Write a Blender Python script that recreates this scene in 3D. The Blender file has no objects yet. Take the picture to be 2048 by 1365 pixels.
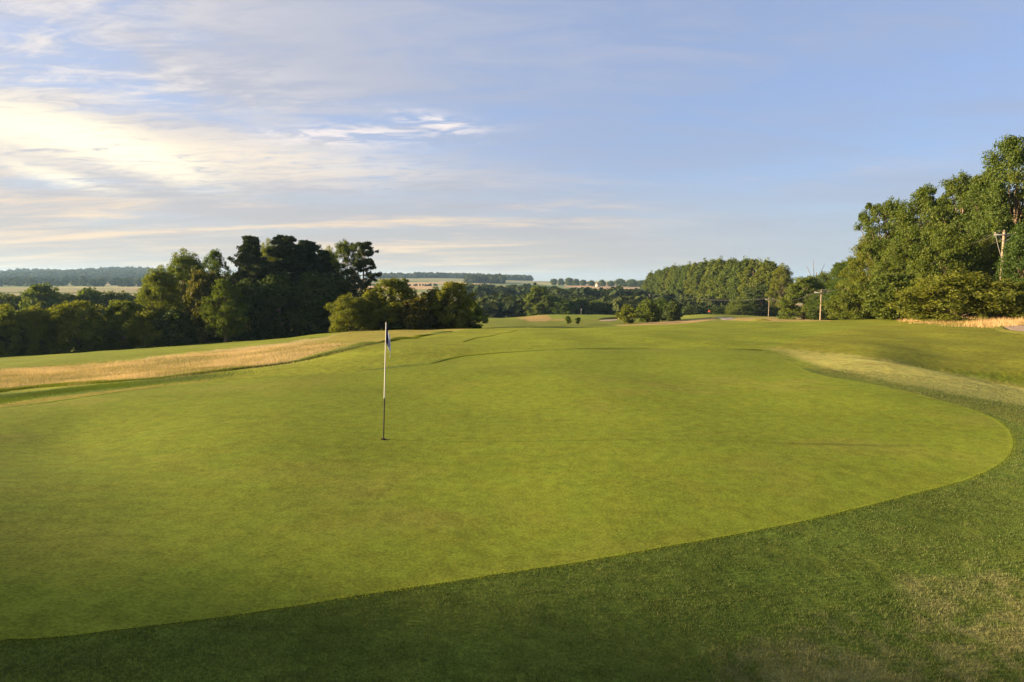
import bpy, math
import numpy as np

sc = bpy.context.scene
R = math.radians

# ------------------------------------------------------------------ camera
F = 1365.3                      # focal length in pixels of a 2048 wide frame (24 mm on 36 mm)
CZ = 2.86
PITCH = R(4.92)
cam = bpy.data.cameras.new('camera')
cam.lens = 24.0
cam.sensor_width = 36.0
cam.clip_start = 0.05
cam.clip_end = 30000
camo = bpy.data.objects.new('camera', cam)
sc.collection.objects.link(camo)
camo.location = (0, 0, CZ)
camo.rotation_euler = (R(90) - PITCH, 0, 0)
sc.camera = camo

# ------------------------------------------------------------------ light
SUN_EL, SUN_AZ = R(12.5), R(-89.0)         # azimuth measured from +Y, negative = left
sc.view_settings.view_transform = 'Standard'
sc.view_settings.look = 'None'
sc.view_settings.gamma = 1.0
sc.view_settings.exposure = 2.3
sc.view_settings.use_curve_mapping = False
sc.cycles.max_bounces = 6
sc.cycles.transparent_max_bounces = 4
sc.cycles.use_denoising = True

sun = bpy.data.lights.new('sun', 'SUN')
sun.energy = 4.2
sun.angle = R(1.1)
sun.color = (1.0, 0.76, 0.46)
suno = bpy.data.objects.new('sun', sun)
sc.collection.objects.link(suno)
suno.rotation_euler = (R(90) - SUN_EL, 0, -SUN_AZ + math.pi)


class NT:
    """small helper for building node trees"""
    def __init__(self, tree):
        self.t = tree

    def n(self, kind, **kw):
        nd = self.t.nodes.new(kind)
        for k, v in kw.items():
            setattr(nd, k, v)
        return nd

    def put(self, sock, v):
        if isinstance(v, bpy.types.NodeSocket):
            self.t.links.new(v, sock)
        elif v is not None:
            sock.default_value = v

    def m(self, op, a, b=None, c=None, clamp=False):
        nd = self.n('ShaderNodeMath', operation=op, use_clamp=clamp)
        self.put(nd.inputs[0], a)
        if b is not None:
            self.put(nd.inputs[1], b)
        if c is not None:
            self.put(nd.inputs[2], c)
        return nd.outputs[0]

    def mix(self, f, a, b, blend='MIX'):
        nd = self.n('ShaderNodeMix', data_type='RGBA', blend_type=blend)
        self.put(nd.inputs[0], f)
        self.put(nd.inputs[6], a if isinstance(a, bpy.types.NodeSocket) else (*a, 1))
        self.put(nd.inputs[7], b if isinstance(b, bpy.types.NodeSocket) else (*b, 1))
        return nd.outputs[2]

    def ss(self, x, lo, hi, a=0.0, b=1.0):
        nd = self.n('ShaderNodeMapRange', interpolation_type='SMOOTHSTEP')
        self.put(nd.inputs[0], x)
        for i, v in enumerate((lo, hi, a, b)):
            nd.inputs[i + 1].default_value = v
        return nd.outputs[0]

    def vec(self, x, y, z):
        nd = self.n('ShaderNodeCombineXYZ')
        for i, v in enumerate((x, y, z)):
            self.put(nd.inputs[i], v)
        return nd.outputs[0]

    def noise(self, v, scale, detail=4, rough=0.5, dist=0.0):
        nd = self.n('ShaderNodeTexNoise')
        self.put(nd.inputs['Vector'], v)
        nd.inputs['Scale'].default_value = scale
        nd.inputs['Detail'].default_value = detail
        nd.inputs['Roughness'].default_value = rough
        nd.inputs['Distortion'].default_value = dist
        return nd.outputs[0]


# ------------------------------------------------------------------ sky
world = bpy.data.worlds.new('World')
sc.world = world
world.use_nodes = True
W = NT(world.node_tree)
bg = world.node_tree.nodes['Background']
bg.inputs[1].default_value = 0.05
sky = W.n('ShaderNodeTexSky', sky_type='NISHITA', sun_disc=False)
sky.sun_elevation = SUN_EL
sky.sun_rotation = SUN_AZ
sky.air_density = 1.0
sky.dust_density = 0.6
sky.ozone_density = 4.0
tc = W.n('ShaderNodeTexCoord')
sep = W.n('ShaderNodeSeparateXYZ')
W.put(sep.inputs[0], tc.outputs['Generated'])
dx, dy, dz = sep.outputs
az = W.m('ARCTAN2', dx, dy)                       # 0 ahead, negative left
el = W.m('ARCSINE', dz)
zz = W.m('ADD', W.m('MAXIMUM', dz, 0.0), 0.10)
cx = W.m('DIVIDE', dx, zz)
cy = W.m('DIVIDE', dy, zz)
# broad veil of cirrus, thicker towards the sun side
p1 = W.vec(W.m('MULTIPLY', cx, 0.55), W.m('MULTIPLY', cy, 0.9), 0.0)
veil = W.noise(p1, 0.9, 6, 0.55, 0.6)
p2 = W.vec(W.m('MULTIPLY', cx, 0.35), W.m('MULTIPLY', cy, 1.5), 3.7)
streak = W.noise(p2, 1.3, 7, 0.6, 0.4)
p3 = W.vec(W.m('MULTIPLY', cx, 2.2), W.m('MULTIPLY', cy, 4.0), 8.1)
ripple = W.noise(p3, 2.2, 4, 0.6, 0.8)


def blob(a0, e0, sa, se, tilt=0.0):
    a = W.m('SUBTRACT', az, R(a0))
    e = W.m('SUBTRACT', W.m('SUBTRACT', el, R(e0)), W.m('MULTIPLY', a, tilt))
    q = W.m('ADD', W.m('POWER', W.m('ABSOLUTE', W.m('DIVIDE', a, R(sa))), 2.0), W.m('POWER', W.m('ABSOLUTE', W.m('DIVIDE', e, R(se))), 2.0))
    return W.m('EXPONENT', W.m('MULTIPLY', q, -1.0))


sunward = W.ss(az, R(14), R(-48))                 # 1 on the sun side
skyc = W.mix(1.0, sky.outputs[0], (1.0, 1.02, 1.20), 'MULTIPLY')
# thin veil of high cloud over the whole sky, thicker on the sun side
fine = W.noise(W.vec(W.m('MULTIPLY', cx, 1.1), W.m('MULTIPLY', cy, 2.4), 5.0), 1.7, 8, 0.62, 0.7)
wisp = W.noise(W.vec(W.m('MULTIPLY', cx, 2.6), W.m('MULTIPLY', cy, 6.5), 2.0), 1.5, 10, 0.66, 1.1)
vv = W.m('ADD', W.m('MULTIPLY', veil, 0.65), W.m('MULTIPLY', fine, 0.35))
v = W.m('ADD', W.m('MULTIPLY', W.ss(vv, 0.34, 0.66), W.m('ADD', W.m('MULTIPLY', sunward, 0.45), 0.30)), W.m('ADD', W.m('MULTIPLY', sunward, 0.10), 0.58), clamp=True)
skyc = W.mix(v, skyc, W.mix(sunward, (1.66, 1.89, 2.52), (2.45, 2.45, 2.75)))
# pale air towards the horizon
low = W.ss(el, R(11), R(-1))
skyc = W.mix(W.m('MULTIPLY', low, 0.85), skyc, W.mix(W.ss(az, R(30), R(0)), (2.2, 2.35, 2.5), (2.7, 2.30, 1.88)))
# low warm streaks
p4 = W.vec(W.m('MULTIPLY', cx, 0.9), W.m('MULTIPLY', cy, 2.2), 1.3)
str2 = W.noise(p4, 1.4, 8, 0.62, 0.5)
st = W.m('ADD', W.m('MULTIPLY', streak, 0.5), W.m('ADD', W.m('MULTIPLY', str2, 0.35), W.m('MULTIPLY', wisp, 0.15)))
s1 = W.m('MULTIPLY', W.ss(st, 0.46, 0.64), W.m('MULTIPLY', W.ss(el, R(10), R(4.5)), W.ss(az, R(22), R(-6))))
skyc = W.mix(W.m('MULTIPLY', s1, 0.85), skyc, (4.3, 3.3, 2.2))
s0 = W.m('MULTIPLY', W.ss(st, 0.50, 0.38), W.m('MULTIPLY', W.ss(el, R(15), R(3)), W.ss(az, R(12), R(-18))))
skyc = W.mix(W.m('MULTIPLY', s0, 0.45), skyc, (2.15, 2.2, 2.15))
# patchy cirrus high on the sun side
b1 = W.m('MULTIPLY', W.m('ADD', blob(-36, 20, 15, 7.0, 0.25), W.m('MULTIPLY', blob(-30, 14, 15, 2.2, 0.0), 0.7), clamp=True), W.ss(W.m('ADD', W.m('MULTIPLY', fine, .55), W.m('MULTIPLY', wisp, .45)), 0.42, 0.60))
skyc = W.mix(W.m('MULTIPLY', b1, 0.8), skyc, (4.1, 3.75, 3.45))
b4 = W.m('MULTIPLY', W.m('ADD', blob(24, 8, 9, 1.0, .05), W.m('MULTIPLY', blob(2, 19, 22, 4, .0), .6)), W.ss(fine, .42, .68))
skyc = W.mix(W.m('MULTIPLY', b4, .38), skyc, (2.6, 2.6, 3.0))
# sun-soaked bank
b2 = W.m('MULTIPLY', W.m('ADD', blob(-22, 9.4, 15, 1.7, -0.03), W.m('MULTIPLY', blob(-40, 10.5, 12, 2.6, 0.0), 0.7), clamp=True), W.ss(W.m('ADD', W.m('MULTIPLY', st, .6), W.m('MULTIPLY', wisp, .4)), 0.36, 0.56))
skyc = W.mix(W.m('MULTIPLY', b2, 0.85), skyc, (4.3, 3.7, 2.9))
# rippled tongue
t1 = W.m('ADD', blob(-13, 11.5, 8, 0.8, 0.06), W.m('MULTIPLY', blob(-6.5, 12.9, 3.4, 0.6, -0.16), 0.9))
t1 = W.m('MULTIPLY', t1, W.ss(ripple, 0.40, 0.66))
skyc = W.mix(W.m('MULTIPLY', t1, 0.9), skyc, (4.5, 4.0, 3.7))
b3 = W.m('ADD', blob(-29, 9.3, 5.5, 1.25, -0.26), W.m('ADD', W.m('MULTIPLY', blob(-37, 10.4, 8, 1.2, -0.12), 0.8), W.m('MULTIPLY', blob(-33, 7.2, 3.5, .55, -0.2), 0.7)))
b3 = W.m('MULTIPLY', b3, W.ss(W.m('ADD', W.m('MULTIPLY', st, .55), W.m('MULTIPLY', wisp, .45)), 0.36, 0.56))
skyc = W.mix(W.m('MULTIPLY', b3, 1.0, clamp=True), skyc, (5.6, 5.0, 3.6))
W.put(bg.inputs[0], skyc)

# ------------------------------------------------------------------ projection and terrain
CP, SP = math.cos(PITCH), math.sin(PITCH)


def ray(px, py):
    u = (px - 1024) / F
    v = (682.5 - py) / F
    d = np.array([u, CP + v * SP, -SP + v * CP])
    return d / d[1]                               # per metre of forward distance Y


def project(X, Y, Z):
    q = Z - CZ
    dep = Y * CP - q * SP
    dep = np.where(dep < 0.05, 0.05, dep)
    return 1024 + F * X / dep, 682.5 - F * (Y * SP + q * CP) / dep


CTRL = []                                         # X, Y, Z


def cp(px, *pts):
    for py, d in pts:
        r = ray(px, py)
        CTRL.append((r[0] * d, d, CZ + r[2] * d))


# near ground, the plateau the green lies on
for X, Y, Z in [(-3, 3, .50), (0, 3, .05), (3, 3, -.32), (-6, 5, .86), (-3, 5, .46), (0, 5, .10), (4, 5, -.28),
                (-8, 7, .70), (-4, 7.5, .27), (0, 8, 0), (6, 8, -.16), (-2.3, 12.4, 0), (3, 12.4, .03), (8, 12, 0), (10.5, 12.5, 0), (13, 13.5, -.05),
                (-8, 12, .03), (-5, 17, .03), (2, 18, .08), (7, 19, .07), (9, 24, .04), (3, 25, .05), (-3, 23, 0),
                (12, 9, .05), (-14, 9, .05), (-30, 12, -1.6), (-60, 20, -4), (-60, 0, -2), (-25, 0, -.3), (30, 0, 0), (60, 5, 1), (0, -10, .3), (30, 15, .2), (60, 20, 1.5)]:
    CTRL.append((X, Y, Z))
cp(-420, (800, 17), (775, 22), (742, 34), (722, 100), (640, 300), (590, 700), (565, 1500), (545, 2700), (575, 5000))
cp(0, (817, 15.5), (808, 17.2), (787, 20.5), (781, 22), (741, 32), (722, 60), (714, 100), (650, 220), (604, 450), (590, 700), (578, 1000), (567, 1500), (557, 2100), (552, 2700), (549, 3000), (575, 5200))
cp(58, (545, 2850), (556, 2100))
cp(115, (549, 2850))
cp(210, (543, 2850), (556, 2100))
cp(310, (544, 2850))
cp(200, (790, 17.4), (765, 22.5), (728, 36), (706, 70), (701, 102))
cp(400, (765, 19.5), (746, 24), (704, 45), (692, 80), (687, 112), (650, 220), (600, 480), (585, 800), (570, 1300), (552, 2500), (546, 3000), (575, 5200))
cp(600, (751, 21.3), (720, 27.5), (682, 55), (672, 115), (640, 220))
cp(700, (745, 22), (697, 31), (674, 60), (664, 88), (655, 130), (632, 300), (605, 600), (583, 900), (566, 1500), (558, 2200), (560, 2800), (580, 5200))
cp(900, (718, 26), (690, 33), (672, 48), (660, 84), (664, 120), (640, 230), (622, 380), (600, 650), (583, 900), (566, 1500), (557, 2200), (560, 2800))
cp(1000, (706, 28.3), (680, 36), (667, 50), (657, 80), (664, 110), (652, 135), (645, 170), (637, 230))
cp(1100, (698.5, 29.5), (680, 35), (667, 48), (657, 75), (662, 100), (651, 135), (644, 175), (630, 235), (641, 275), (634, 330), (614, 520), (594, 800), (579, 1100), (569, 1600), (563, 2300), (566, 3000), (580, 5200))
cp(1210, (698, 29.5), (656, 78), (661, 105), (650, 140), (642, 180), (630, 240), (640, 280))
cp(1290, (698, 29.5), (680, 35), (652, 85), (658, 110), (648, 145), (640, 195), (634, 300), (612, 600), (590, 850), (576, 1200), (567, 1700), (561, 2300), (566, 3000))
cp(1400, (698, 29.5), (680, 35), (660, 53), (646, 100), (650, 125), (640, 165), (629, 208), (636, 250), (626, 350), (612, 520), (590, 900), (570, 1500), (563, 2300), (580, 5200))
cp(1550, (697, 29.8), (680, 36), (660, 53), (643, 95), (640, 130), (636, 170), (633, 260), (624, 400))
cp(1640, (704, 28), (690, 32), (664, 47), (648, 75), (642, 120), (640.5, 160), (636, 210), (622, 450))
cp(1760, (719, 25), (703, 29), (690, 33), (660, 48), (645, 75), (638, 100), (632, 150))
cp(1850, (740, 22.3), (729, 26), (700, 33), (665, 45), (646, 65), (637, 90), (630, 140), (615, 400), (590, 900), (566, 2500))
cp(1950, (757, 21.2), (746, 23.5), (735, 26), (700, 34), (666, 45), (645, 60), (637, 78), (628, 130))
cp(2048, (774, 20.5), (760, 22.3), (745, 25), (705, 33), (668, 44), (650, 53), (637, 66), (628, 110), (610, 400), (590, 900), (566, 2500))
cp(2300, (700, 34), (660, 48), (635, 66), (615, 110), (600, 400), (560, 2500))
CTRL = np.array(CTRL)


def uv(X, Y):
    rho = np.sqrt(X * X + Y * Y)
    th = np.arctan2(X, Y)
    return np.stack([th * 2.6, np.log(np.maximum(rho, 2.5))], -1), rho


_cu, _cr = uv(CTRL[:, 0], CTRL[:, 1])
_ct = CTRL[:, 2] / (_cr + 15)


def _k(a, b):
    d2 = ((a[:, None, :] - b[None, :, :]) ** 2).sum(-1)
    return np.where(d2 > 1e-12, 0.5 * d2 * np.log(np.maximum(d2, 1e-12)), 0)


_n = len(CTRL)
_P = np.concatenate([np.ones((_n, 1)), _cu], 1)
_A = np.zeros((_n + 3, _n + 3))
_A[:_n, :_n] = _k(_cu, _cu) + 2e-4 * np.eye(_n)
_A[:_n, _n:] = _P
_A[_n:, :_n] = _P.T
_w = np.linalg.solve(_A, np.concatenate([_ct, np.zeros(3)]))


def ground(X, Y):
    X = np.asarray(X, float)
    Y = np.asarray(Y, float)
    shp = X.shape
    X, Y = X.ravel(), Y.ravel()
    out = np.empty(len(X))
    for i in range(0, len(X), 40000):
        q, rho = uv(X[i:i + 40000], Y[i:i + 40000])
        th = np.abs(q[:, 0] / 2.6)
        t = _k(q, _cu) @ _w[:_n] + _w[_n] + q @ _w[_n + 1:]
        f = np.clip((th - 0.95) / 0.5, 0, 1)
        t = t * (1 - f) + f * (-0.01)
        x, y = X[i:i + 40000], Y[i:i + 40000]
        amp = np.clip((rho - 3) / 30, 0, 1)
        und = 0.018 * np.sin(x * .9 + 1.3 * np.sin(y * .35)) + 0.02 * np.sin(y * .7 + x * .3) + amp * 0.05 * np.sin(x * .21 + y * .13 + 1) * np.sin(y * .17)
        S = lambda q_: (lambda c_: c_ * c_ * (3 - 2 * c_))(np.clip(q_, 0, 1))
        dip = -.46 * S((x - 13.2 - (23.9 - y) * .32) / 1.25) * S((26.2 - y) / 1.1) * S((y - 15) / 3) * S((26 - x) / 6)
        out[i:i + 40000] = dip + t * (rho + 15) + und * np.clip(rho / 15, .2, 1.5)
    return out.reshape(shp)


def gz(x, y):
    return float(ground(np.array([x]), np.array([y]))[0])


_ds = np.exp(np.linspace(math.log(3.0), math.log(4500), 2600))


def hit(px, py, dmin=3.0):
    """first ground point seen through a pixel"""
    r = ray(px, py)
    X, Y, Z = r[0] * _ds, _ds, CZ + r[2] * _ds
    g = ground(X, Y) - Z
    i = np.where((g > 0) & (_ds >= dmin))[0]
    if len(i) == 0:
        k = np.argmax(g)
    else:
        k = i[0]
        if k > 0 and _ds[k - 1] >= dmin and g[k] != g[k - 1]:
            f = -g[k - 1] / (g[k] - g[k - 1])
            d = _ds[k - 1] + f * (_ds[k] - _ds[k - 1])
            return np.array([r[0] * d, d, gz(r[0] * d, d)])
    return np.array([X[k], Y[k], ground(X[k:k + 1], Y[k:k + 1])[0]])


def stand(px, d):
    """ground point in column px at forward distance d"""
    py = 640.0
    for _ in range(4):
        r = ray(px, py)
        x = r[0] * d
        z = gz(x, d)
        py = float(project(np.array(x), np.array(d), np.array(z))[1])
    return np.array([x, d, z])


def top_z(px, py, d):
    return CZ + ray(px, py)[2] * d


def inpoly(x, y, poly):
    poly = np.asarray(poly, float)
    ins = np.zeros(x.shape, bool)
    j = len(poly) - 1
    for i in range(len(poly)):
        xi, yi = poly[i]
        xj, yj = poly[j]
        if yi != yj:
            c = ((yi > y) != (yj > y)) & (x < (xj - xi) * (y - yi) / (yj - yi) + xi)
            ins ^= c
        j = i
    return ins


def smooth_loop(pts, n, sig=0.35):
    """closed outline resampled evenly to n points and rounded"""
    p = np.asarray(pts, float)
    cl = np.vstack([p, p[:1]])
    L = np.concatenate([[0], np.cumsum(np.linalg.norm(np.diff(cl, axis=0), axis=1))])
    s = np.linspace(0, L[-1], n, endpoint=False)
    q = np.stack([np.interp(s, L, cl[:, k]) for k in range(2)], -1)
    w = sig / (L[-1] / n)
    h = int(3 * w) + 1
    ker = np.exp(-0.5 * (np.arange(-h, h + 1) / w) ** 2)
    ker /= ker.sum()
    out = np.zeros_like(q)
    for i, kv in zip(range(-h, h + 1), ker):
        out += kv * np.roll(q, i, axis=0)
    return out


def vnoise(x, y, seed=0):
    """smooth value noise in numpy, 0..1"""
    xi, yi = np.floor(x).astype(np.int64), np.floor(y).astype(np.int64)
    fx, fy = x - xi, y - yi
    fx, fy = fx * fx * (3 - 2 * fx), fy * fy * (3 - 2 * fy)

    def h(a, b):
        k = (a * 374761393 + b * 668265263 + seed * 1442695041) & 0x7fffffff
        k = ((k ^ (k >> 13)) * 1274126177) & 0x7fffffff
        return ((k ^ (k >> 16)) & 0xffff) / 65535.0
    return (h(xi, yi) * (1 - fx) + h(xi + 1, yi) * fx) * (1 - fy) + (h(xi, yi + 1) * (1 - fx) + h(xi + 1, yi + 1) * fx) * fy


def fbm(x, y, seed=0, o=3):
    s, a, t = 0, 1.0, 0
    for i in range(o):
        s = s + a * vnoise(x * 2 ** i, y * 2 ** i, seed + i)
        t += a
        a *= 0.5
    return s / t


# ------------------------------------------------------------------ mesh helpers
def mesh_np(name, v, f, mat=None, col=None, smooth=False):
    v = np.asarray(v, np.float32)
    f = np.asarray(f, np.int32)
    me = bpy.data.meshes.new(name)
    me.vertices.add(len(v))
    me.vertices.foreach_set('co', v.ravel())
    me.loops.add(f.size)
    me.loops.foreach_set('vertex_index', f.ravel())
    me.polygons.add(len(f))
    me.polygons.foreach_set('loop_start', np.arange(0, f.size, f.shape[1], dtype=np.int32))
    if smooth:
        me.polygons.foreach_set('use_smooth', np.ones(len(f), bool))
    if col is not None:
        a = me.color_attributes.new('zone', 'FLOAT_COLOR', 'POINT')
        c = np.ones((len(v), 4), np.float32)
        c[:, :3] = col
        a.data.foreach_set('color', c.ravel())
    me.update(calc_edges=True)
    me.validate()
    if mat:
        me.materials.append(mat)
    return me


def link(name, data, parent=None, loc=None, **props):
    o = bpy.data.objects.new(name, data)
    sc.collection.objects.link(o)
    if parent:
        o.parent = parent
    if loc is not None:
        o.location = loc
    for k, val in props.items():
        o[k] = val
    return o


class MB:
    """collects tubes and boxes into one mesh"""
    def __init__(self):
        self.v, self.f3, self.c = [], [], 0

    def add(self, v, f):
        v = np.asarray(v, float)
        f = np.asarray(f, int)
        if f.shape[1] == 4:
            f = np.concatenate([f[:, [0, 1, 2]], f[:, [0, 2, 3]]])
        self.v.append(v)
        self.f3.append(f + self.c)
        self.c += len(v)

    def tube(self, pts, rad, n=6, caps=True):
        pts = np.asarray(pts, float)
        rad = np.broadcast_to(np.asarray(rad, float), (len(pts),))
        vs = []
        for i, p in enumerate(pts):
            t = pts[min(i + 1, len(pts) - 1)] - pts[max(i - 1, 0)]
            t = t / (np.linalg.norm(t) + 1e-9)
            a = np.cross(t, [0, 0, 1.0] if abs(t[2]) < .9 else [1.0, 0, 0])
            a /= np.linalg.norm(a)
            b = np.cross(t, a)
            for k in range(n):
                w = 2 * math.pi * k / n
                vs.append(p + rad[i] * (a * math.cos(w) + b * math.sin(w)))
        fs = []
        for i in range(len(pts) - 1):
            for k in range(n):
                fs.append([i * n + k, i * n + (k + 1) % n, (i + 1) * n + (k + 1) % n, (i + 1) * n + k])
        self.add(vs, fs)
        if caps:
            for e in (0, len(pts) - 1):
                ring = vs[e * n:(e + 1) * n]
                self.add(ring + [pts[e]], [[k, (k + 1) % n, n] for k in range(n)])

    def box(self, c, s, rz=0.0):
        x, y, z = np.asarray(s, float) / 2
        v = np.array([[-x, -y, -z], [x, -y, -z], [x, y, -z], [-x, y, -z], [-x, -y, z], [x, -y, z], [x, y, z], [-x, y, z]])
        if rz:
            k, q = math.cos(rz), math.sin(rz)
            v = np.stack([v[:, 0] * k - v[:, 1] * q, v[:, 0] * q + v[:, 1] * k, v[:, 2]], -1)
        self.add(v + np.asarray(c, float), [[0, 3, 2, 1], [4, 5, 6, 7], [0, 1, 5, 4], [1, 2, 6, 5], [2, 3, 7, 6], [3, 0, 4, 7]])

    def build(self, name, mat, smooth=False):
        return mesh_np(name, np.concatenate(self.v), np.concatenate(self.f3), mat, smooth=smooth)


# ------------------------------------------------------------------ materials
def mat(name):
    m = bpy.data.materials.new(name)
    m.use_nodes = True
    t = NT(m.node_tree)
    b = m.node_tree.nodes['Principled BSDF']
    b.inputs['Roughness'].default_value = 0.85
    b.inputs['Specular IOR Level'].default_value = 0.2
    return m, t, b


def plain(name, col, rough=0.7, spec=0.3, metal=0.0, nscale=8.0, nvar=0.25):
    m, t, b = mat(name)
    co = t.n('ShaderNodeTexCoord').outputs['Object']
    nz = t.noise(co, nscale, 5, 0.6)
    dark = tuple(c * (1 - nvar) for c in col)
    lite = tuple(min(1, c * (1 + nvar)) for c in col)
    t.put(b.inputs['Base Color'], t.mix(t.ss(nz, .3, .7), dark, lite))
    b.inputs['Roughness'].default_value = rough
    b.inputs['Specular IOR Level'].default_value = spec
    b.inputs['Metallic'].default_value = metal
    return m


def turf(name, fine=90.0, bump=0.5, relief=0.010, mott=(0.75, 1.25), hue=0.6, grain=0.35, broad=0.30):
    """mown grass: zone colour times mottling at several sizes, with blade relief"""
    m, t, b = mat(name)
    pos = t.n('ShaderNodeNewGeometry').outputs['Position']
    c = t.n('ShaderNodeVertexColor', layer_name='zone').outputs[0]
    n1 = t.noise(pos, 0.4, 7, 0.64)
    n2 = t.noise(pos, 4.5, 7, 0.68)
    n3 = t.noise(pos, fine, 4, 0.85)
    k = t.m('ADD', t.m('MULTIPLY', n1, broad), t.m('ADD', t.m('MULTIPLY', n2, 1.0 - broad - grain), t.m('MULTIPLY', n3, grain)))
    k = t.ss(k, 0.36, 0.64, mott[0], mott[1])
    c2 = t.mix(1.0, c, t.vec(k, k, k), 'MULTIPLY')
    h = t.m('MULTIPLY', t.ss(t.noise(pos, 1.7, 6, 0.65), 0.32, 0.68), hue)
    c3 = t.mix(h, t.mix(1.0, c2, (0.90, 1.03, 0.95), 'MULTIPLY'), t.mix(1.0, c2, (1.07, 0.98, 0.98), 'MULTIPLY'))
    t.put(b.inputs['Base Color'], c3)
    b.inputs['Roughness'].default_value = 1.0
    b.inputs['Specular IOR Level'].default_value = 0.05
    hh = t.m('ADD', t.m('MULTIPLY', n3, 0.004), t.m('ADD', t.m('MULTIPLY', t.noise(pos, fine * .2, 5, .65), relief), t.m('MULTIPLY', t.noise(pos, 2.0, 5, .6), relief * 3.0)))
    bp = t.n('ShaderNodeBump')
    bp.inputs['Strength'].default_value = bump
    bp.inputs['Distance'].default_value = 1.0
    t.put(bp.inputs['Height'], hh)
    t.put(b.inputs['Normal'], bp.outputs[0])
    return m


def leafmat(name, a, b_, trans=0.45, gloss=0.015):
    """leaves: tint attribute picks between two colours, light passes through"""
    m = bpy.data.materials.new(name)
    m.use_nodes = True
    t = NT(m.node_tree)
    out = m.node_tree.nodes['Material Output']
    m.node_tree.nodes.remove(m.node_tree.nodes['Principled BSDF'])
    z = t.n('ShaderNodeVertexColor', layer_name='zone').outputs[0]
    s = t.n('ShaderNodeSeparateColor')
    t.put(s.inputs[0], z)
    c = t.mix(s.outputs[0], a, b_)
    oi = t.n('ShaderNodeObjectInfo').outputs['Random']
    c = t.mix(oi, t.mix(1.0, c, (1.08, 1.06, 0.88), 'MULTIPLY'), t.mix(1.0, c, (0.72, 0.88, 1.05), 'MULTIPLY'))
    d = t.n('ShaderNodeBsdfDiffuse')
    t.put(d.inputs[0], c)
    tr = t.n('ShaderNodeBsdfTranslucent')
    t.put(tr.inputs[0], t.mix(1.0, c, (1.25, 1.2, 0.55), 'MULTIPLY'))
    g = t.n('ShaderNodeBsdfGlossy')
    g.inputs['Roughness'].default_value = 0.6
    g.inputs[0].default_value = (.6, .6, .6, 1)
    m1 = t.n('ShaderNodeMixShader')
    m1.inputs[0].default_value = trans
    t.put(m1.inputs[1], d.outputs[0])
    t.put(m1.inputs[2], tr.outputs[0])
    m2 = t.n('ShaderNodeMixShader')
    m2.inputs[0].default_value = gloss
    t.put(m2.inputs[1], m1.outputs[0])
    t.put(m2.inputs[2], g.outputs[0])
    t.put(out.inputs['Surface'], m2.outputs[0])
    return m


M_ground = turf('turf_ground', fine=36, broad=.2, grain=.45, bump=0.8, relief=.018, mott=(.55, 1.45))
M_green = turf('turf_green', fine=30, bump=0.7, relief=.005, mott=(0.60, 1.38), hue=.4, grain=.56, broad=.16)
M_sand = plain('bunker_sand', (.30, .22, .15), 0.95, 0.1, 0, 3.0, 0.15)
M_path = plain('path_gravel', (.20, .17, .15), 0.9, 0.1, 0, 2.0, 0.15)
M_lip = leafmat('lip_blade', (.17, .21, .022), (.30, .30, .05), 0.55, 0.0)
M_blade = leafmat('grass_blade', (.066, .100, .016), (.30, .25, .09), 0.35, 0.01)
M_straw = leafmat('straw_blade', (.17, .14, .03), (.58, .375, .225), 0.35, 0.01)
M_leafA = leafmat('leaf_ash', (.064, .098, .013), (.130, .146, .022))
M_leafL = leafmat('leaf_lime', (.085, .120, .015), (.180, .185, .028), .5)
M_leafB = leafmat('leaf_maple', (.056, .092, .013), (.112, .136, .020))
M_leafY = leafmat('leaf_hawthorn', (.090, .118, .015), (.190, .185, .026))
M_leafP = leafmat('leaf_poplar', (.082, .120, .018), (.150, .168, .029))
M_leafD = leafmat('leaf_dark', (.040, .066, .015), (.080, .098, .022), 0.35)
M_leafO = leafmat('leaf_russet', (.080, .085, .016), (.165, .125, .024))
M_needle = leafmat('pine_needle', (.024, .040, .018), (.052, .066, .024), 0.2)
M_bark = plain('bark', (.18, .130, .090), 0.95, 0.1, 0, 6.0, 0.4)
M_barkp = plain('pine_bark', (.17, .12, .085), 0.95, 0.1, 0, 6.0, 0.4)
M_wood = plain('pole_wood', (.25, .19, .135), 0.85, 0.15, 0, 9.0, 0.25)
M_galv = plain('galvanised_steel', (.24, .25, .26), 0.6, 0.3, 0.3, 5.0, 0.15)
M_wire = plain('line_wire', (.26, .24, .22), 0.5, 0.4, 0.3, 5.0, 0.1)
M_porc = plain('insulator_ceramic', (.20, .12, .09), 0.3, 0.5, 0, 5.0, 0.1)

# ------------------------------------------------------------------ the putting green outline
near_edge = [(0, 1297), (98, 1285), (220, 1267), (391, 1244), (500, 1227), (671, 1198), (808, 1179), (978, 1152), (1200, 1117), (1366, 1088),
             (1469, 1072), (1614, 1043), (1697, 1022), (1821, 989), (1945, 958), (2005, 928), (2025, 900), (2028, 880), (2015, 855), (1985, 835),
             (1906, 807), (1843, 791), (1748, 769), (1653, 754), (1605, 739), (1578, 725), (1558, 713), (1520, 704), (1432, 698.5),
             (1300, 698), (1200, 698.5), (1100, 700), (1000, 706), (930, 712), (900, 718), (860, 728), (770, 740), (700, 745), (581, 752), (478, 759), (359, 769), (290, 778), (191, 791.6), (85, 807), (0, 817)]
def dryness(x, y, a, b):
    """patchy drought-bleached turf bottom right"""
    n = .40 * fbm(x * 1.0, y * 1.0, 55, 3) + .60 * fbm(x * 8, y * 8, 56, 3)
    lim = np.interp(a, [900, 1150, 1500, 1700, 1900, 2100, 2300], [1450, 1375, 1275, 1205, 1150, 1115, 1080])
    m = np.clip((b - lim + (fbm(x * 2.2, y * 2.2, 57, 4) - .5) * 190) / 70, 0, 1)
    return np.clip((n - .45) * 5, 0, 1) * m


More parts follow.
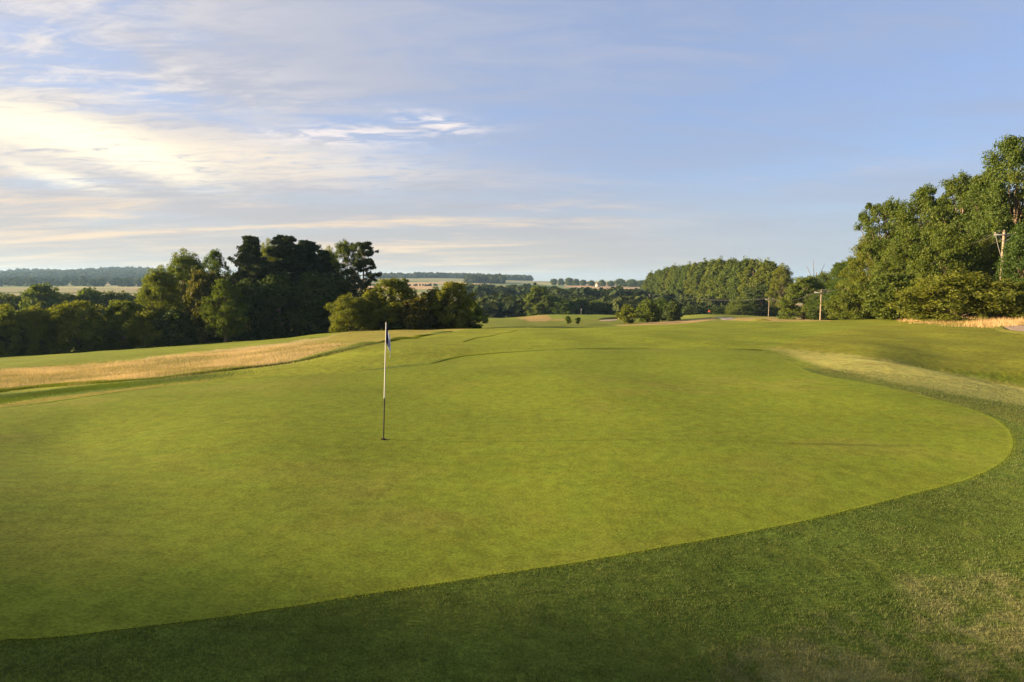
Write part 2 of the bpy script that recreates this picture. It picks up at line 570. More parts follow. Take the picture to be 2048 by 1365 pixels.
HOLE = hit(767, 880)[:2]
edge = [hit(x, y)[:2] for x, y in near_edge]
edge += [np.array(q) for q in [(-14, 14), (-15.6, 10.5), (-13.5, 6.6), (-8.5, 4.8)]]
EDGE = smooth_loop(edge, 1600)
_e = EDGE - HOLE
_s = np.arange(1600)
EDGE = HOLE + _e * (1 + (.018 * (fbm(_s * .21, _s * 0, 3, 2) - .5) + .05 * (fbm(_s * .03, _s * 0, 4, 2) - .5))[:, None] / np.linalg.norm(_e, axis=1, keepdims=True))


def green_mesh():
    c = HOLE
    fr = np.concatenate([np.linspace(0, 1, 70)[:-1], [.990, .9965, 1.0]])
    e = EDGE - c
    L = np.linalg.norm(e, axis=1, keepdims=True)
    u = e / L
    vs = []
    for k in fr:
        r = 0.054 + (L - 0.054) * k
        p = c + u * r
        z = ground(p[:, 0], p[:, 1]) + 0.004
        vs.append(np.column_stack([p, z]))
    n = len(e)
    v = np.concatenate(vs)
    i = np.arange(n)
    fs = []
    for r in range(len(fr) - 1):
        a, b = r * n + i, r * n + (i + 1) % n
        fs.append(np.stack([a, a + n, b + n, b], -1))
    return v, np.concatenate(fs)


gv, gf = green_mesh()
gp = project(gv[:, 0], gv[:, 1], gv[:, 2])
gcol = np.tile(np.array([.147, .162, .0175]), (len(gv), 1))
k = fbm(gv[:, 0] * .22, gv[:, 1] * .22, 5)[:, None]
gcol = gcol * (0.93 + 0.14 * k)
k2 = np.clip((fbm(gv[:, 0] * .5 + 9, gv[:, 1] * .5, 15) - .55) * 4, 0, 1)[:, None]
gcol = gcol * (1 - .35 * k2) + np.array([.19, .150, .035]) * .35 * k2
rim = np.repeat(np.array([0] * 69 + [.0, .8, 1.0]), len(EDGE))[:, None]          # paler rim: backlit glow of the edge blades put into the colour
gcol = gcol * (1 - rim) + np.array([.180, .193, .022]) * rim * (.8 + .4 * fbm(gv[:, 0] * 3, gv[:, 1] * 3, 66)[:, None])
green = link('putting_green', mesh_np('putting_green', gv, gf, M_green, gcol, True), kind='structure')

# ------------------------------------------------------------------ ground sheet
ths = np.concatenate([np.linspace(-math.pi, -.78, 60, endpoint=False), np.linspace(-.78, .78, 620), np.linspace(.78, math.pi, 60)[1:]])
rhos = np.concatenate([[0.4, 1.2], np.exp(np.linspace(math.log(2.5), math.log(60), 380, endpoint=False)), np.exp(np.linspace(math.log(60), math.log(9000), 220))])
TH, RH = np.meshgrid(ths, rhos)
GX, GY = RH * np.sin(TH), RH * np.cos(TH)
GZ = ground(GX, GY)


def ground_fast(X, Y):
    """bilinear look-up in the ground grid, for the many grass blades"""
    th, rho = np.arctan2(X, Y), np.sqrt(X * X + Y * Y)
    i = np.clip(np.searchsorted(ths, th) - 1, 0, len(ths) - 2)
    j = np.clip(np.searchsorted(rhos, rho) - 1, 0, len(rhos) - 2)
    a = (th - ths[i]) / (ths[i + 1] - ths[i])
    b = (rho - rhos[j]) / (rhos[j + 1] - rhos[j])
    return (GZ[j, i] * (1 - a) + GZ[j, i + 1] * a) * (1 - b) + (GZ[j + 1, i] * (1 - a) + GZ[j + 1, i + 1] * a) * b


far = np.clip((RH - 4200) / 2500, 0, 1)
GZ = GZ * (1 - far) + far * (-60)
PX, PY = project(GX, GY, GZ)
PX = np.where(GY > 0.5, PX, -9999)
gx, gy, px, py, rh = GX.ravel(), GY.ravel(), PX.ravel(), PY.ravel(), RH.ravel()
n_big = fbm(gx * .12, gy * .12, 21)
n_mid = fbm(gx * .8, gy * .8, 31)
wob = (fbm(px / 26, py / 7, 41) - .5)              # ragged borders
C = np.tile(np.array([.145, .160, .019]), (len(gx), 1))
C *= (0.85 + 0.3 * n_big)[:, None]


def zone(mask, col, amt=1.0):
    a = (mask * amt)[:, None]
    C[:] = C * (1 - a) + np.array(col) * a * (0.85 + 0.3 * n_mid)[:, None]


_zr = np.random.default_rng(77)


def zpoly(poly, col, dmin=0, dmax=1e9, amt=1.0, wy=0.0):
    """paint a zone; wy (rows) makes its border ragged and soft"""
    ok = (rh > dmin) & (rh < dmax) & (gy > 0)
    m = np.zeros(len(gx))
    i = np.where(ok)[0]
    if wy:
        for q in range(8):
            jx = wob[i] * wy * 5 + _zr.normal(0, wy * 1.2, len(i))
            jy = wob[i] * wy * 1.2 + _zr.normal(0, wy * .35, len(i))
            m[i] += inpoly(px[i] + jx, py[i] + jy, poly) / 8.0
    else:
        m[i] = inpoly(px[i], py[i], poly)
    zone(m, col, amt)


# collar and near rough round the green
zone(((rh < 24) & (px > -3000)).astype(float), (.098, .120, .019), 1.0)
# mown surround beyond the far edge
zpoly([(-500, 760), (0, 740), (690, 690), (930, 656), (1300, 640), (1650, 630), (2600, 600), (2600, 735), (2048, 752), (1850, 733), (1700, 712), (1540, 697), (1100, 698), (900, 716), (700, 745), (0, 817), (-500, 880)], (.158, .165, .018), 14, 140)
# fairway beyond the green
zpoly([(1072, 654), (1002, 667), (931, 683), (925, 686), (960, 697), (930, 712), (1100, 700), (1540, 699), (1620, 680), (1700, 650), (1640, 640), (1200, 650)], (.153, .168, .017), 24, 130)
# rougher, yellower slope of the right mound
zpoly([(1540, 697), (1600, 678), (1720, 655), (1850, 640), (2700, 600), (2700, 760), (2048, 752), (1850, 735), (1700, 712)], (.165, .158, .018), 20, 90)
# second cut bands at the far left
zpoly([(-500, 842), (0, 786), (250, 765), (420, 750), (250, 778), (0, 806), (-500, 868)], (.090, .118, .014), 14, 26)
zpoly([(-500, 868), (0, 806), (250, 778), (420, 760), (420, 764), (250, 783), (0, 815), (-500, 880)], (.200, .165, .030), 12, 26)
STRAW = [(-500, 850), (0, 781), (85, 773), (219, 764), (308, 757), (410, 745), (513, 733), (598, 721), (632, 713), (700, 696), (770, 684), (830, 675), (900, 663), (930, 658),
         (930, 652), (700, 655), (690, 668), (615, 680), (513, 692), (410, 703), (273, 720), (171, 730), (0, 742), (-500, 772)]
zpoly(STRAW, (.36, .265, .115), 18, 100, .9, 3)
zpoly([(640, 712), (700, 697), (770, 684), (830, 675), (900, 663), (930, 658), (930, 650), (690, 655), (690, 668), (600, 690)], (.20, .17, .030), 20, 100, .9, 4)
RSTRAW = [(1790, 641), (1850, 635), (2048, 628), (2300, 610), (2300, 640), (2048, 651), (1995, 655), (1950, 654), (1860, 648)]
zpoly(RSTRAW, (.26, .19, .06), 38, 80, .6, 4)
# straw fringe on the right shoulder of the green
FRINGE = [(1530, 696), (1653, 706), (1795, 722), (1850, 738), (2048, 775), (2250, 818), (2420, 862), (2250, 855), (2048, 812), (1900, 788), (1750, 757), (1660, 740), (1610, 722), (1570, 706)]
zpoly([(1790, 722), (2300, 790), (2300, 850), (2048, 778), (1850, 740)], (.10, .13, .018), 18, 30, .9, 2)  # dark wedge: shadow in the hollow beyond the fringe, painted into the turf colour
zpoly(FRINGE, (.34, .29, .080), 14, 34, .85, 7)
zpoly([(1620, 728), (1660, 741), (1750, 757), (1900, 790), (2060, 818), (2300, 880), (2300, 960), (2048, 850), (1990, 832), (1900, 806), (1750, 768), (1640, 748)], (.160, .14, .030), 10, 30, .7, 7)
# dry patches bottom right
zone(dryness(gx, gy, px, py) * (rh < 12), (.22, .185, .070), .8)
# far side of the crest and beyond
zpoly([(940, 640), (1500, 628), (1500, 652), (940, 662)], (.130, .140, .022), 95, 260)
zpoly([(1035, 636), (1080, 630), (1120, 629), (1130, 640), (1060, 644)], (.30, .19, .075), 140, 260, .9, 2)
zpoly([(1095, 629), (1240, 629), (1240, 641), (1105, 641)], (.150, .170, .025), 190, 262)
zpoly([(1225, 652), (1300, 645), (1430, 634), (1430, 640), (1330, 652)], (.36, .23, .10), 120, 220, .95, 2)
zpoly([(1300, 645), (1345, 640), (1370, 628), (1415, 629), (1430, 636)], (.17, .18, .03), 150, 240, .95, 1)
zpoly([(1455, 636), (1570, 634), (1660, 640), (1660, 646), (1540, 645), (1455, 641)], (.33, .22, .08), 95, 260, .8, 2)
# valley floor and the far country
zone(np.clip((rh - 230) / 60, 0, 1) * (gy > 0), (.085, .095, .030))
farn = fbm(gx / 260, gy / 160, 77, 2)
fieldcols = [(.30, .26, .13), (.12, .15, .05), (.36, .25, .15), (.17, .18, .07), (.30, .20, .13), (.22, .22, .10)]
fi = np.floor(gx / 190 + np.sin(gy / 500) * 1.2).astype(int) * 7 + np.floor(gy / 260 + np.sin(gx / 400)).astype(int) * 3
for q in range(6):
    zone(((fi % 6) == q) * np.clip((rh - 600) / 60, 0, 1) * (gy > 0), fieldcols[q])
zpoly([(-400, 592), (0, 594), (290, 594), (290, 579), (0, 575), (-400, 575)], (.23, .195, .095), 400, 1300)
zpoly([(-400, 583), (0, 584), (290, 587), (290, 588.6), (0, 585.8), (-400, 584.6)], (.05, .06, .02), 400, 1300)
zpoly([(730, 580), (800, 562), (865, 561), (865, 579)], (.42, .27, .15), 600, 1500)
zpoly([(735, 561), (1100, 566), (1100, 560), (735, 555)], (.22, .20, .10), 1300, 2400)
zpoly([(1060, 568), (1125, 570), (1135, 588), (1060, 588)], (.13, .16, .06), 700, 1500)
zpoly([(1128, 572), (1190, 577), (1240, 588), (1300, 592), (1300, 580), (1220, 573)], (.40, .24, .14), 700, 1600)
zpoly([(1190, 575), (1300, 578), (1300, 568), (1150, 566)], (.27, .19, .12), 1000, 1900)
zone(np.clip((rh - 4000) / 500, 0, 1), (.10, .11, .06))

idx = np.arange(len(rhos) * len(ths)).reshape(len(rhos), len(ths))
quads = np.stack([idx[:-1, :-1], idx[1:, :-1], idx[1:, 1:], idx[:-1, 1:]], -1).reshape(-1, 4)
# leave the ground sheet open under the green (inset so the two overlap by a hand's width)
ein = EDGE - HOLE
EIN = HOLE + ein * (1 - 0.10 / np.linalg.norm(ein, axis=1, keepdims=True))
inside = inpoly(gx, gy, EIN)
quads = quads[~inside[quads].all(1)]
GZf = GZ.ravel()
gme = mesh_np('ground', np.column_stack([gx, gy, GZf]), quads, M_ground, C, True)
link('ground', gme, kind='structure')
# ------------------------------------------------------------------ grass blades (uncountable)
def blades(name, P, h, w, tint, mat_, seed, lean=0.35, bias=(0, 0)):
    """one bent blade (two triangles joined tip to root) per point"""
    rg = np.random.default_rng(seed)
    n = len(P)
    a = rg.uniform(0, 2 * math.pi, n)
    side = np.stack([np.cos(a), np.sin(a), np.zeros(n)], -1) * (w / 2)[:, None]
    b = rg.uniform(0, 2 * math.pi, n)
    l = np.abs(rg.normal(0, lean, n)) * h
    tip = P + np.stack([np.cos(b) * l + bias[0] * h, np.sin(b) * l + bias[1] * h, h], -1)
    v = np.stack([P - side, P + side, tip], 1).reshape(-1, 3)
    f = np.arange(n * 3).reshape(-1, 3)
    c = np.repeat(tint, 3)
    me = mesh_np(name, v, f, mat_, np.stack([c, c, c], -1))
    return me


rg = np.random.default_rng(3)
# collar and near rough in front of the camera and round the right of the green
N = 700000
rr = np.exp(rg.uniform(math.log(3.6), math.log(24), N))
tt = rg.uniform(-.72, .72, N)
keep = rg.uniform(0, 1, N) < np.clip((rr / 7.0) ** 0.4, .5, 1)
rr, tt = rr[keep], tt[keep]
bx, by = rr * np.sin(tt), rr * np.cos(tt)
ok = ~inpoly(bx, by, EDGE[::5])
bz = ground_fast(bx, by)
bpx, bpy_ = project(bx, by, bz)
ok &= (bpx > -150) & (bpx < 2200) & (bpy_ < 1500)
ok &= ~((rr > 13) & (bpx < 1500))
bx, by, bz, rr, bpx, bpy_ = (q[ok] for q in (bx, by, bz, rr, bpx, bpy_))
n = len(bx)
drz = dryness(bx, by, bpx, bpy_)
frz = inpoly(bpx, bpy_, FRINGE) * 1.0
thin = inpoly(bpx, bpy_, [(1150, 1400), (1500, 1270), (1700, 1200), (1900, 1150), (2300, 1060), (2300, 1500), (1000, 1500)]) * 1.0
patch = fbm(bx * 1.3, by * 1.3, 91, 3)
tuft = fbm(bx * 7, by * 7, 93, 2)
tint = np.clip(rg.normal(.15, .19, n) + .3 * (patch - .5) + .35 * (tuft - .5) + .62 * drz * rg.uniform(.3, 1.2, n) + .5 * frz * rg.uniform(.3, 1, n) + .05 * thin, 0, 1)
hh = (0.010 + 0.022 * np.clip(tuft - .25, 0, 1) + 0.004 * patch + 0.012 * thin * patch * 2) * rg.uniform(.6, 1.35, n)
ww = 0.0038 * np.clip(rr / 5, 1, 4) * rg.uniform(.7, 1.3, n)
link('collar_grass', blades('collar_grass', np.column_stack([bx, by, bz - .002]), hh, ww, tint, M_blade, 4, .7),
     kind='stuff', label='short mown grass of the collar round the putting green', category='grass')
# lip of slightly longer grass along the near edge of the green
seg = EDGE[(EDGE[:, 1] < 15)]
i = rg.integers(0, len(seg), 24000)
off = rg.normal(0, .035, (24000, 2))
q = seg[i] + rg.uniform(-.05, .05, (24000, 2)) * .3 + off
q = q + (seg[(i + 1) % len(seg)] - seg[i]) * rg.uniform(0, 1, (24000, 1)) * (np.linalg.norm(seg[(i + 1) % len(seg)] - seg[i], axis=1) < .3)[:, None]
z = ground_fast(q[:, 0], q[:, 1])
link('edge_grass', blades('edge_grass', np.column_stack([q, z]), rg.uniform(.010, .024, 24000), np.full(24000, .0035), rg.uniform(0, 1, 24000), M_lip, 6, .5),
     kind='stuff', label='thin lip of longer grass along the edge of the green', category='grass')


def meadow(name, poly, n, dmin, dmax, hgt, seed, label, tmean=.6):
    g = np.random.default_rng(seed)
    xs = [a for a, _ in poly]
    ys = [b for _, b in poly]
    d = np.exp(g.uniform(math.log(dmin), math.log(dmax), n * 6))
    x = g.uniform((max(-260, min(xs)) - 1024) / F, (min(2260, max(xs)) - 1024) / F, n * 6) * d
    zz_ = ground_fast(x, d)
    a, b = project(x, d, zz_)
    k_ = inpoly(a + (fbm(x * .6, d * .6, 8) - .5) * 40 + g.normal(0, 12, len(x)), b + (fbm(x * .9, d * .9, 9) - .5) * 9 + g.normal(0, 1.6, len(x)), poly)
    x, d, zz_ = x[k_][:n], d[k_][:n], zz_[k_][:n]
    m = len(x)
    pt = fbm(x * .5, d * .5, 12)
    h_ = hgt * g.uniform(.4, 1.35, m) * (0.3 + 1.3 * pt)
    t_ = np.clip(tmean + g.normal(0, .25, m) + (pt - .5) * 2.0, 0, 1)
    link(name, blades(name, np.column_stack([x, d, zz_ - .01]), h_, 0.008 * d / 22 * g.uniform(.7, 1.4, m), t_, M_straw, seed + 1, .3),
         kind='stuff', label=label, category='grass')


meadow('fescue_grass', [p for p in STRAW[:10]] + [(640, 686), (560, 694), (513, 697), (410, 707), (273, 722), (171, 731), (0, 742), (-500, 772)], 130000, 18, 60, .11, 61, 'strip of long straw-coloured fescue left of the green')
meadow('fescue_grass', RSTRAW, 26000, 36, 80, .32, 71, 'long dry orange grass in front of the right-hand wood', .55)



def edging(name, line, n, h_, w_, seed, label, bw=.006):
    """a narrow ragged line of longer green grass along a mowing edge"""
    g = np.random.default_rng(seed)
    pw = np.array([hit(a, b)[:2] for a, b in line])
    L = np.concatenate([[0], np.cumsum(np.linalg.norm(np.diff(pw, axis=0), axis=1))])
    s = g.uniform(0, L[-1], n)
    x = np.interp(s, L, pw[:, 0])
    y = np.interp(s, L, pw[:, 1])
    k_ = .3 + 1.2 * fbm(s * .5, s * 0, 13, 3)
    x, y = x + g.normal(0, w_, n) * k_, y + g.normal(0, w_, n) * k_
    link(name, blades(name, np.column_stack([x, y, ground_fast(x, y) - .005]), h_ * k_ * g.uniform(.5, 1.2, n), bw * np.hypot(x, y) / 20, np.clip(g.normal(.10, .08, n), 0, 1), M_blade, seed, .4),
         kind='stuff', label=label, category='grass')


edging('rough_edge', [(-200, 806), (0, 782), (85, 774), (219, 765), (308, 758), (410, 746), (513, 734), (598, 722), (632, 714), (700, 697), (770, 685), (830, 676), (900, 664)], 60000, .11, .16, 81, 'dark green ragged edge of the long grass left of the green', .010)
edging('collar_edge', [(-100, 832), (0, 817.5), (85, 807.5), (191, 792), (290, 778.5), (359, 769.5), (478, 759.5), (581, 752.5), (700, 745.5), (770, 740.5), (860, 728.5), (900, 718.5), (930, 712.5), (1000, 706.5), (1100, 700.5), (1200, 699), (1300, 698.5), (1420, 699), (1520, 701)], 26000, .022, .05, 82, 'thin dark mowing edge along the far left side of the green')
edging('back_edge', [(880, 723), (900, 718), (930, 712), (1000, 706), (1100, 700), (1200, 698.6), (1300, 698.2), (1420, 698.6), (1520, 701)], 40000, .026, .08, 84, 'low dark mowing edge along the back of the green', .007)
edging('second_cut', [(-160, 822), (0, 797), (120, 784), (250, 770), (400, 755)], 40000, .06, .9, 85, 'darker second-cut grass between the green and the long grass', .008)
edging('fairway_edge', [(926, 685), (935, 682), (1002, 667), (1050, 658), (1072, 654.5)], 12000, .045, .07, 83, 'thin dark mowing edge along the left of the fairway', .008)

# ------------------------------------------------------------------ trees
def leaves_from(cent, rad, nleaf, size, rg, squash=.8, up=.35, aspect=1.7, droop=0.0):
    """leaf rhombs spread through clumps"""
    # each clump is broken into smaller sprays
    m0 = len(cent)
    ns = 6
    sd = rg.normal(0, 1, (m0, ns, 3))
    sd /= np.linalg.norm(sd, axis=2, keepdims=True)
    sc_ = (cent[:, None, :] + sd * (rad[:, None, None] * rg.uniform(.35, .95, (m0, ns, 1))) * np.array([1, 1, squash])).reshape(-1, 3)
    sr = (rad[:, None] * rg.uniform(.38, .70, (m0, ns))).reshape(-1)
    cent, rad = sc_, sr
    nleaf = max(4, nleaf // ns)
    m = len(cent)
    k = np.repeat(np.arange(m), nleaf)
    n = len(k)
    d = rg.normal(0, 1, (n, 3))
    d /= np.linalg.norm(d, axis=1, keepdims=True)
    r = rg.uniform(0.15, 1, n) ** 0.45
    lump = 1 + .25 * np.sin(d[:, 0] * 5 + k) * np.cos(d[:, 1] * 4 + 2 * k)
    P = cent[k] + d * (r * rad[k] * lump)[:, None] * np.array([1, 1, squash])
    P[:, 2] -= droop * rg.uniform(0, 1, n) * rad[k]
    nr = d * .5 + rg.normal(0, .6, (n, 3)) + np.array([0, 0, up])
    nr /= np.linalg.norm(nr, axis=1, keepdims=True)
    t1 = np.cross(nr, rg.normal(0, 1, (n, 3)))
    t1 /= np.linalg.norm(t1, axis=1, keepdims=True) + 1e-9
    t2 = np.cross(nr, t1)
    s = size * rg.uniform(.6, 1.35, n)
    a = t1 * (s * .5 * aspect)[:, None]
    b = t2 * (s * .5)[:, None]
    v = np.stack([P - a, P - b * .9 + a * .1, P + a, P + b], 1).reshape(-1, 3)
    ct = rg.uniform(0, 1, m)[k] * .5 + rg.uniform(0, 1, n) * .5
    return v, np.repeat(ct, 4)


ENV = {
    'round': lambda t: np.sqrt(np.clip(1 - ((t - .48) / .52) ** 2, 0, 1)),
    'egg': lambda t: np.clip(np.sin(np.clip(t, 0, 1) ** .75 * math.pi), 0, 1) ** .65,
    'top': lambda t: np.clip(.35 + .75 * t, 0, 1) * np.sqrt(np.clip(1 - np.clip((t - .6) / .4, 0, 1) ** 2, 0, 1)),
    'bush': lambda t: np.sqrt(np.clip(1 - np.clip((t - .30) / .70, -.6, 1) ** 2, 0, 1)),
    'column': lambda t: np.clip(np.minimum(.72 + t * 1.2, 1) * np.clip((1.02 - t) / .42, 0, 1) ** .55, 0, 1),
    'cone': lambda t: np.clip(1.03 - t, 0, 1) ** .7,
}


def make_broad(name, seed, H, Wd, env, base, ncl, nleaf, leaf, lm, bark=None, cr=.17, trunk_r=.022, inner=.45, up=.35, aspect=1.7, droop=0.0, lobes=.25, squash=.8):
    """trunk mesh + crown mesh of one tree, base at origin"""
    rg = np.random.default_rng(seed)
    c0 = H * base
    ch = H - c0
    pts = []
    tries = 0
    ph = rg.uniform(0, 6.28, 4)
    md = Wd * cr * .62
    while len(pts) < ncl and tries < ncl * 40:
        tries += 1
        t = rg.uniform(.02, .97)
        a = rg.uniform(0, 2 * math.pi)
        lob = 1 + lobes * (math.sin(2 * a + ph[0] + 4 * t) * .6 + math.sin(3 * a + ph[1] - 7 * t) * .5)
        rmax = max(0, float(ENV[env](np.array(t))) * Wd / 2 * lob - Wd * cr * .45)
        fr = inner + (1 - inner) * rg.uniform(0, 1) ** .6
        p = np.array([math.cos(a) * rmax * fr, math.sin(a) * rmax * fr, c0 + t * ch - Wd * cr * .25])
        if all(np.sum((p - o) ** 2) > md * md for o in pts[-60:]):
            pts.append(p)
    cent = np.array(pts)
    rad = Wd * cr * rg.uniform(.65, 1.25, len(cent))
    v, ct = leaves_from(cent, rad, nleaf, leaf, rg, squash, up, aspect, droop)
    v[:, 2] = np.maximum(v[:, 2], 0.02)
    f = np.arange(len(v)).reshape(-1, 4)
    crown = mesh_np(name + '_crown', v, f, lm, np.stack([ct, ct, ct], -1))
    mb = MB()
    rt = H * trunk_r
    lx, ly = rg.normal(0, Wd * .03, 2)
    tr = [(0, 0, -.4), (0, 0, 0), (lx * .3, ly * .3, c0 * .6 + .3), (lx, ly, c0 + ch * .25), (lx * 1.6, ly * 1.3, c0 + ch * .6), (lx * 1.8, ly * 1.2, c0 + ch * .85)]
    mb.tube(tr, [rt * 1.35, rt * 1.15, rt * .9, rt * .7, rt * .4, rt * .12], 8)
    trp = np.array(tr)
    pick = rg.permutation(len(cent))[:26]
    for i in pick:
        e = cent[i]
        zz_ = c0 * .75 + (e[2] - c0) * rg.uniform(.25, .6)
        s = np.array([np.interp(zz_, trp[:, 2], trp[:, k]) for k in range(3)])
        mid = s * .45 + e * .55 + np.array([0, 0, -.06 * np.linalg.norm(e - s)]) + rg.normal(0, .02 * Wd, 3)
        mb.tube([s, mid, e], [rt * .38, rt * .22, rt * .07], 5, False)
    trunk = mb.build(name + '_trunk', bark or M_bark, True)
    return dict(H=H, W=Wd, crown=crown, trunk=trunk)


def make_pine(name, seed, H, Wd, base, lm, tiers=16, open_=False, lean=0.0, ex=.45):
    """trunk with irregular tiers of branches that carry upturned needle tufts"""
    rg = np.random.default_rng(seed)
    mb = MB()
    rt = H * .02
    tp = np.array([(0, 0, -.4), (0, 0, 0), (lean * .2, 0, H * .3), (lean * .6, 0, H * .65), (lean, 0, H * .95)])
    mb.tube(tp, [rt * 1.3, rt * 1.15, rt * .85, rt * .55, rt * .12], 8)
    cs, rs = [], []
    for i in range(tiers):
        t = base + (1 - base) * (i + rg.uniform(-.5, .5)) / (tiers - .8)
        z = H * min(max(t, base * .9), .97)
        prof = np.clip(1 - (t - base) / (1 - base), 0, 1) ** ex * (.75 + .25 * min(1, (t - base + .1) * 5))
        L = Wd / 2 * (.06 + .94 * prof)
        nb = rg.integers(3, 5) if open_ else rg.integers(4, 6)
        a0 = rg.uniform(0, 6.28)
        for b in range(nb):
            a = a0 + b * 6.28 / nb + rg.uniform(-.5, .5)
            l = L * rg.uniform(.45, 1.2)
            s = np.array([np.interp(z, tp[:, 2], tp[:, k]) for k in range(3)])
            rise = rg.uniform(-.10, .30) * l
            e = s + np.array([math.cos(a) * l, math.sin(a) * l, rise])
            mid = (s + e) / 2 + np.array([0, 0, -.08 * l])
            mb.tube([s, mid, e], [rt * .3, rt * .18, rt * .05], 5, False)
            for fr in np.linspace(.5 if open_ else .2, 1.0, 4 if open_ else 7):
                p = s + (e - s) * fr + np.array([rg.normal(0, .09 * l), rg.normal(0, .09 * l), rg.normal(.03, .06) * l])
                cs.append(p)
                rs.append(Wd * rg.uniform(.036, .080) * (.8 + .2 * prof) * (1.0 if open_ else 1.1))
    for q in range(4):
        cs.append(np.array([lean + rg.normal(0, .02 * Wd), rg.normal(0, .02 * Wd), H * (.90 + .025 * q)]))
        rs.append(Wd * (.07 - .013 * q))
    cs, rs = np.array(cs), np.array(rs)
    v, ct = leaves_from(cs, rs, 72, .20, rg, .60, .7, 3.2)
    crown = mesh_np(name + '_crown', v, np.arange(len(v)).reshape(-1, 4), lm, np.stack([ct, ct, ct], -1))
    return dict(H=H, W=Wd, crown=crown, trunk=mb.build(name + '_trunk', M_barkp, True))


PR = {}
PR['ash1'] = make_broad('ash1', 11, 20, 14, 'egg', .22, 130, 420, .165, M_leafA, cr=.105, lobes=.4, inner=.35)
PR['ash2'] = make_broad('ash2', 12, 17, 9, 'top', .30, 95, 330, .16, M_leafA, cr=.115, lobes=.45, inner=.3)
PR['maple'] = make_broad('maple', 13, 16, 10, 'egg', .10, 120, 400, .155, M_leafB, cr=.13, inner=.5)
PR['field'] = make_broad('field', 14, 11, 9, 'round', .04, 110, 360, .15, M_leafB, cr=.14, inner=.5)
PR['willow'] = make_broad('willow', 15, 10, 7, 'bush', .02, 100, 300, .15, M_leafP, cr=.13, droop=.9, up=.1, aspect=2.6)
PR['bush'] = make_broad('bush', 16, 6, 7, 'bush', .0, 110, 340, .12, M_leafY, cr=.12, inner=.5, lobes=.3)
PR['hedge'] = make_broad('hedge', 17, 7, 8, 'bush', .0, 110, 340, .155, M_leafL, cr=.13, inner=.5, lobes=.3)
PR['elder'] = make_broad('elder', 18, 7, 6, 'round', .02, 100, 230, .16, M_leafY, cr=.13, inner=.5, lobes=.35)
PR['russet'] = make_broad('russet', 19, 6, 5, 'round', .02, 70, 160, .20, M_leafO, cr=.16, inner=.5, lobes=.3)
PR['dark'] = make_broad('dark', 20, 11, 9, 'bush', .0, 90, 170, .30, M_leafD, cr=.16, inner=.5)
PR['lime'] = make_broad('lime', 22, 17, 11, 'egg', .05, 130, 380, .16, M_leafL, cr=.12, inner=.5, lobes=.35)
PR['poplar'] = make_broad('poplar', 21, 24, 8, 'column', .03, 170, 150, .34, M_leafP, cr=.145, inner=.55, lobes=.12, squash=1.3)
PR['poplar2'] = make_broad('poplar2', 23, 24, 8, 'column', .03, 170, 150, .34, M_leafP, cr=.145, inner=.55, lobes=.18, squash=1.4)
PR['valley'] = make_broad('valley', 24, 12, 11, 'round', .0, 70, 90, .55, M_leafB, cr=.18, inner=.6)
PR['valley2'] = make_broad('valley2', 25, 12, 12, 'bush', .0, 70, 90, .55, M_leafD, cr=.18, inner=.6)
PR['valleyp'] = make_broad('valleyp', 26, 16, 9, 'egg', .03, 80, 90, .5, M_leafP, cr=.17, inner=.5, lobes=.35)
PR['sapling'] = make_broad('sapling', 27, 4, 2.2, 'egg', .25, 24, 60, .22, M_leafB, cr=.2, inner=.3, lobes=.4)
PR['small'] = make_broad('small', 28, 6, 5, 'egg', .10, 50, 110, .28, M_leafY, cr=.17, inner=.4, lobes=.35)
PR['pine1'] = make_pine('pine1', 31, 20, 12, .28, M_needle, 22, ex=.7)
PR['pine2'] = make_pine('pine2', 32, 20, 10, .24, M_needle, 24)
PR['pine4'] = make_pine('pine4', 38, 20, 10, .25, M_needle, 24)
PR['pine3'] = make_pine('pine3', 36, 19, 9.5, .36, M_needle, 16, True, .8)


def tree(name, proto, px, d, top, wpx, label, cat='tree', group=None, rot=None, sink=0.0):
    """a tree whose foot stands on the ground in column px at distance d and whose crown reaches up to row top"""
    p = PR[proto]
    b = stand(px, d)
    Hh = top_z(px, top, d) - b[2] + sink
    e = link(name, None, None, (b[0], b[1], b[2] - sink), label=label, category=cat)
    if group:
        e['group'] = group
    sx = wpx * d / F / p['W'] * 1.06
    e.scale = (sx, sx, Hh / p['H'])
    e.rotation_euler = (0, 0, rot if rot is not None else (px * 1.7 + d * .37) % 6.28)
    e.empty_display_size = .3
    link('trunk', p['trunk'], e)
    link('crown', p['crown'], e)
    return e


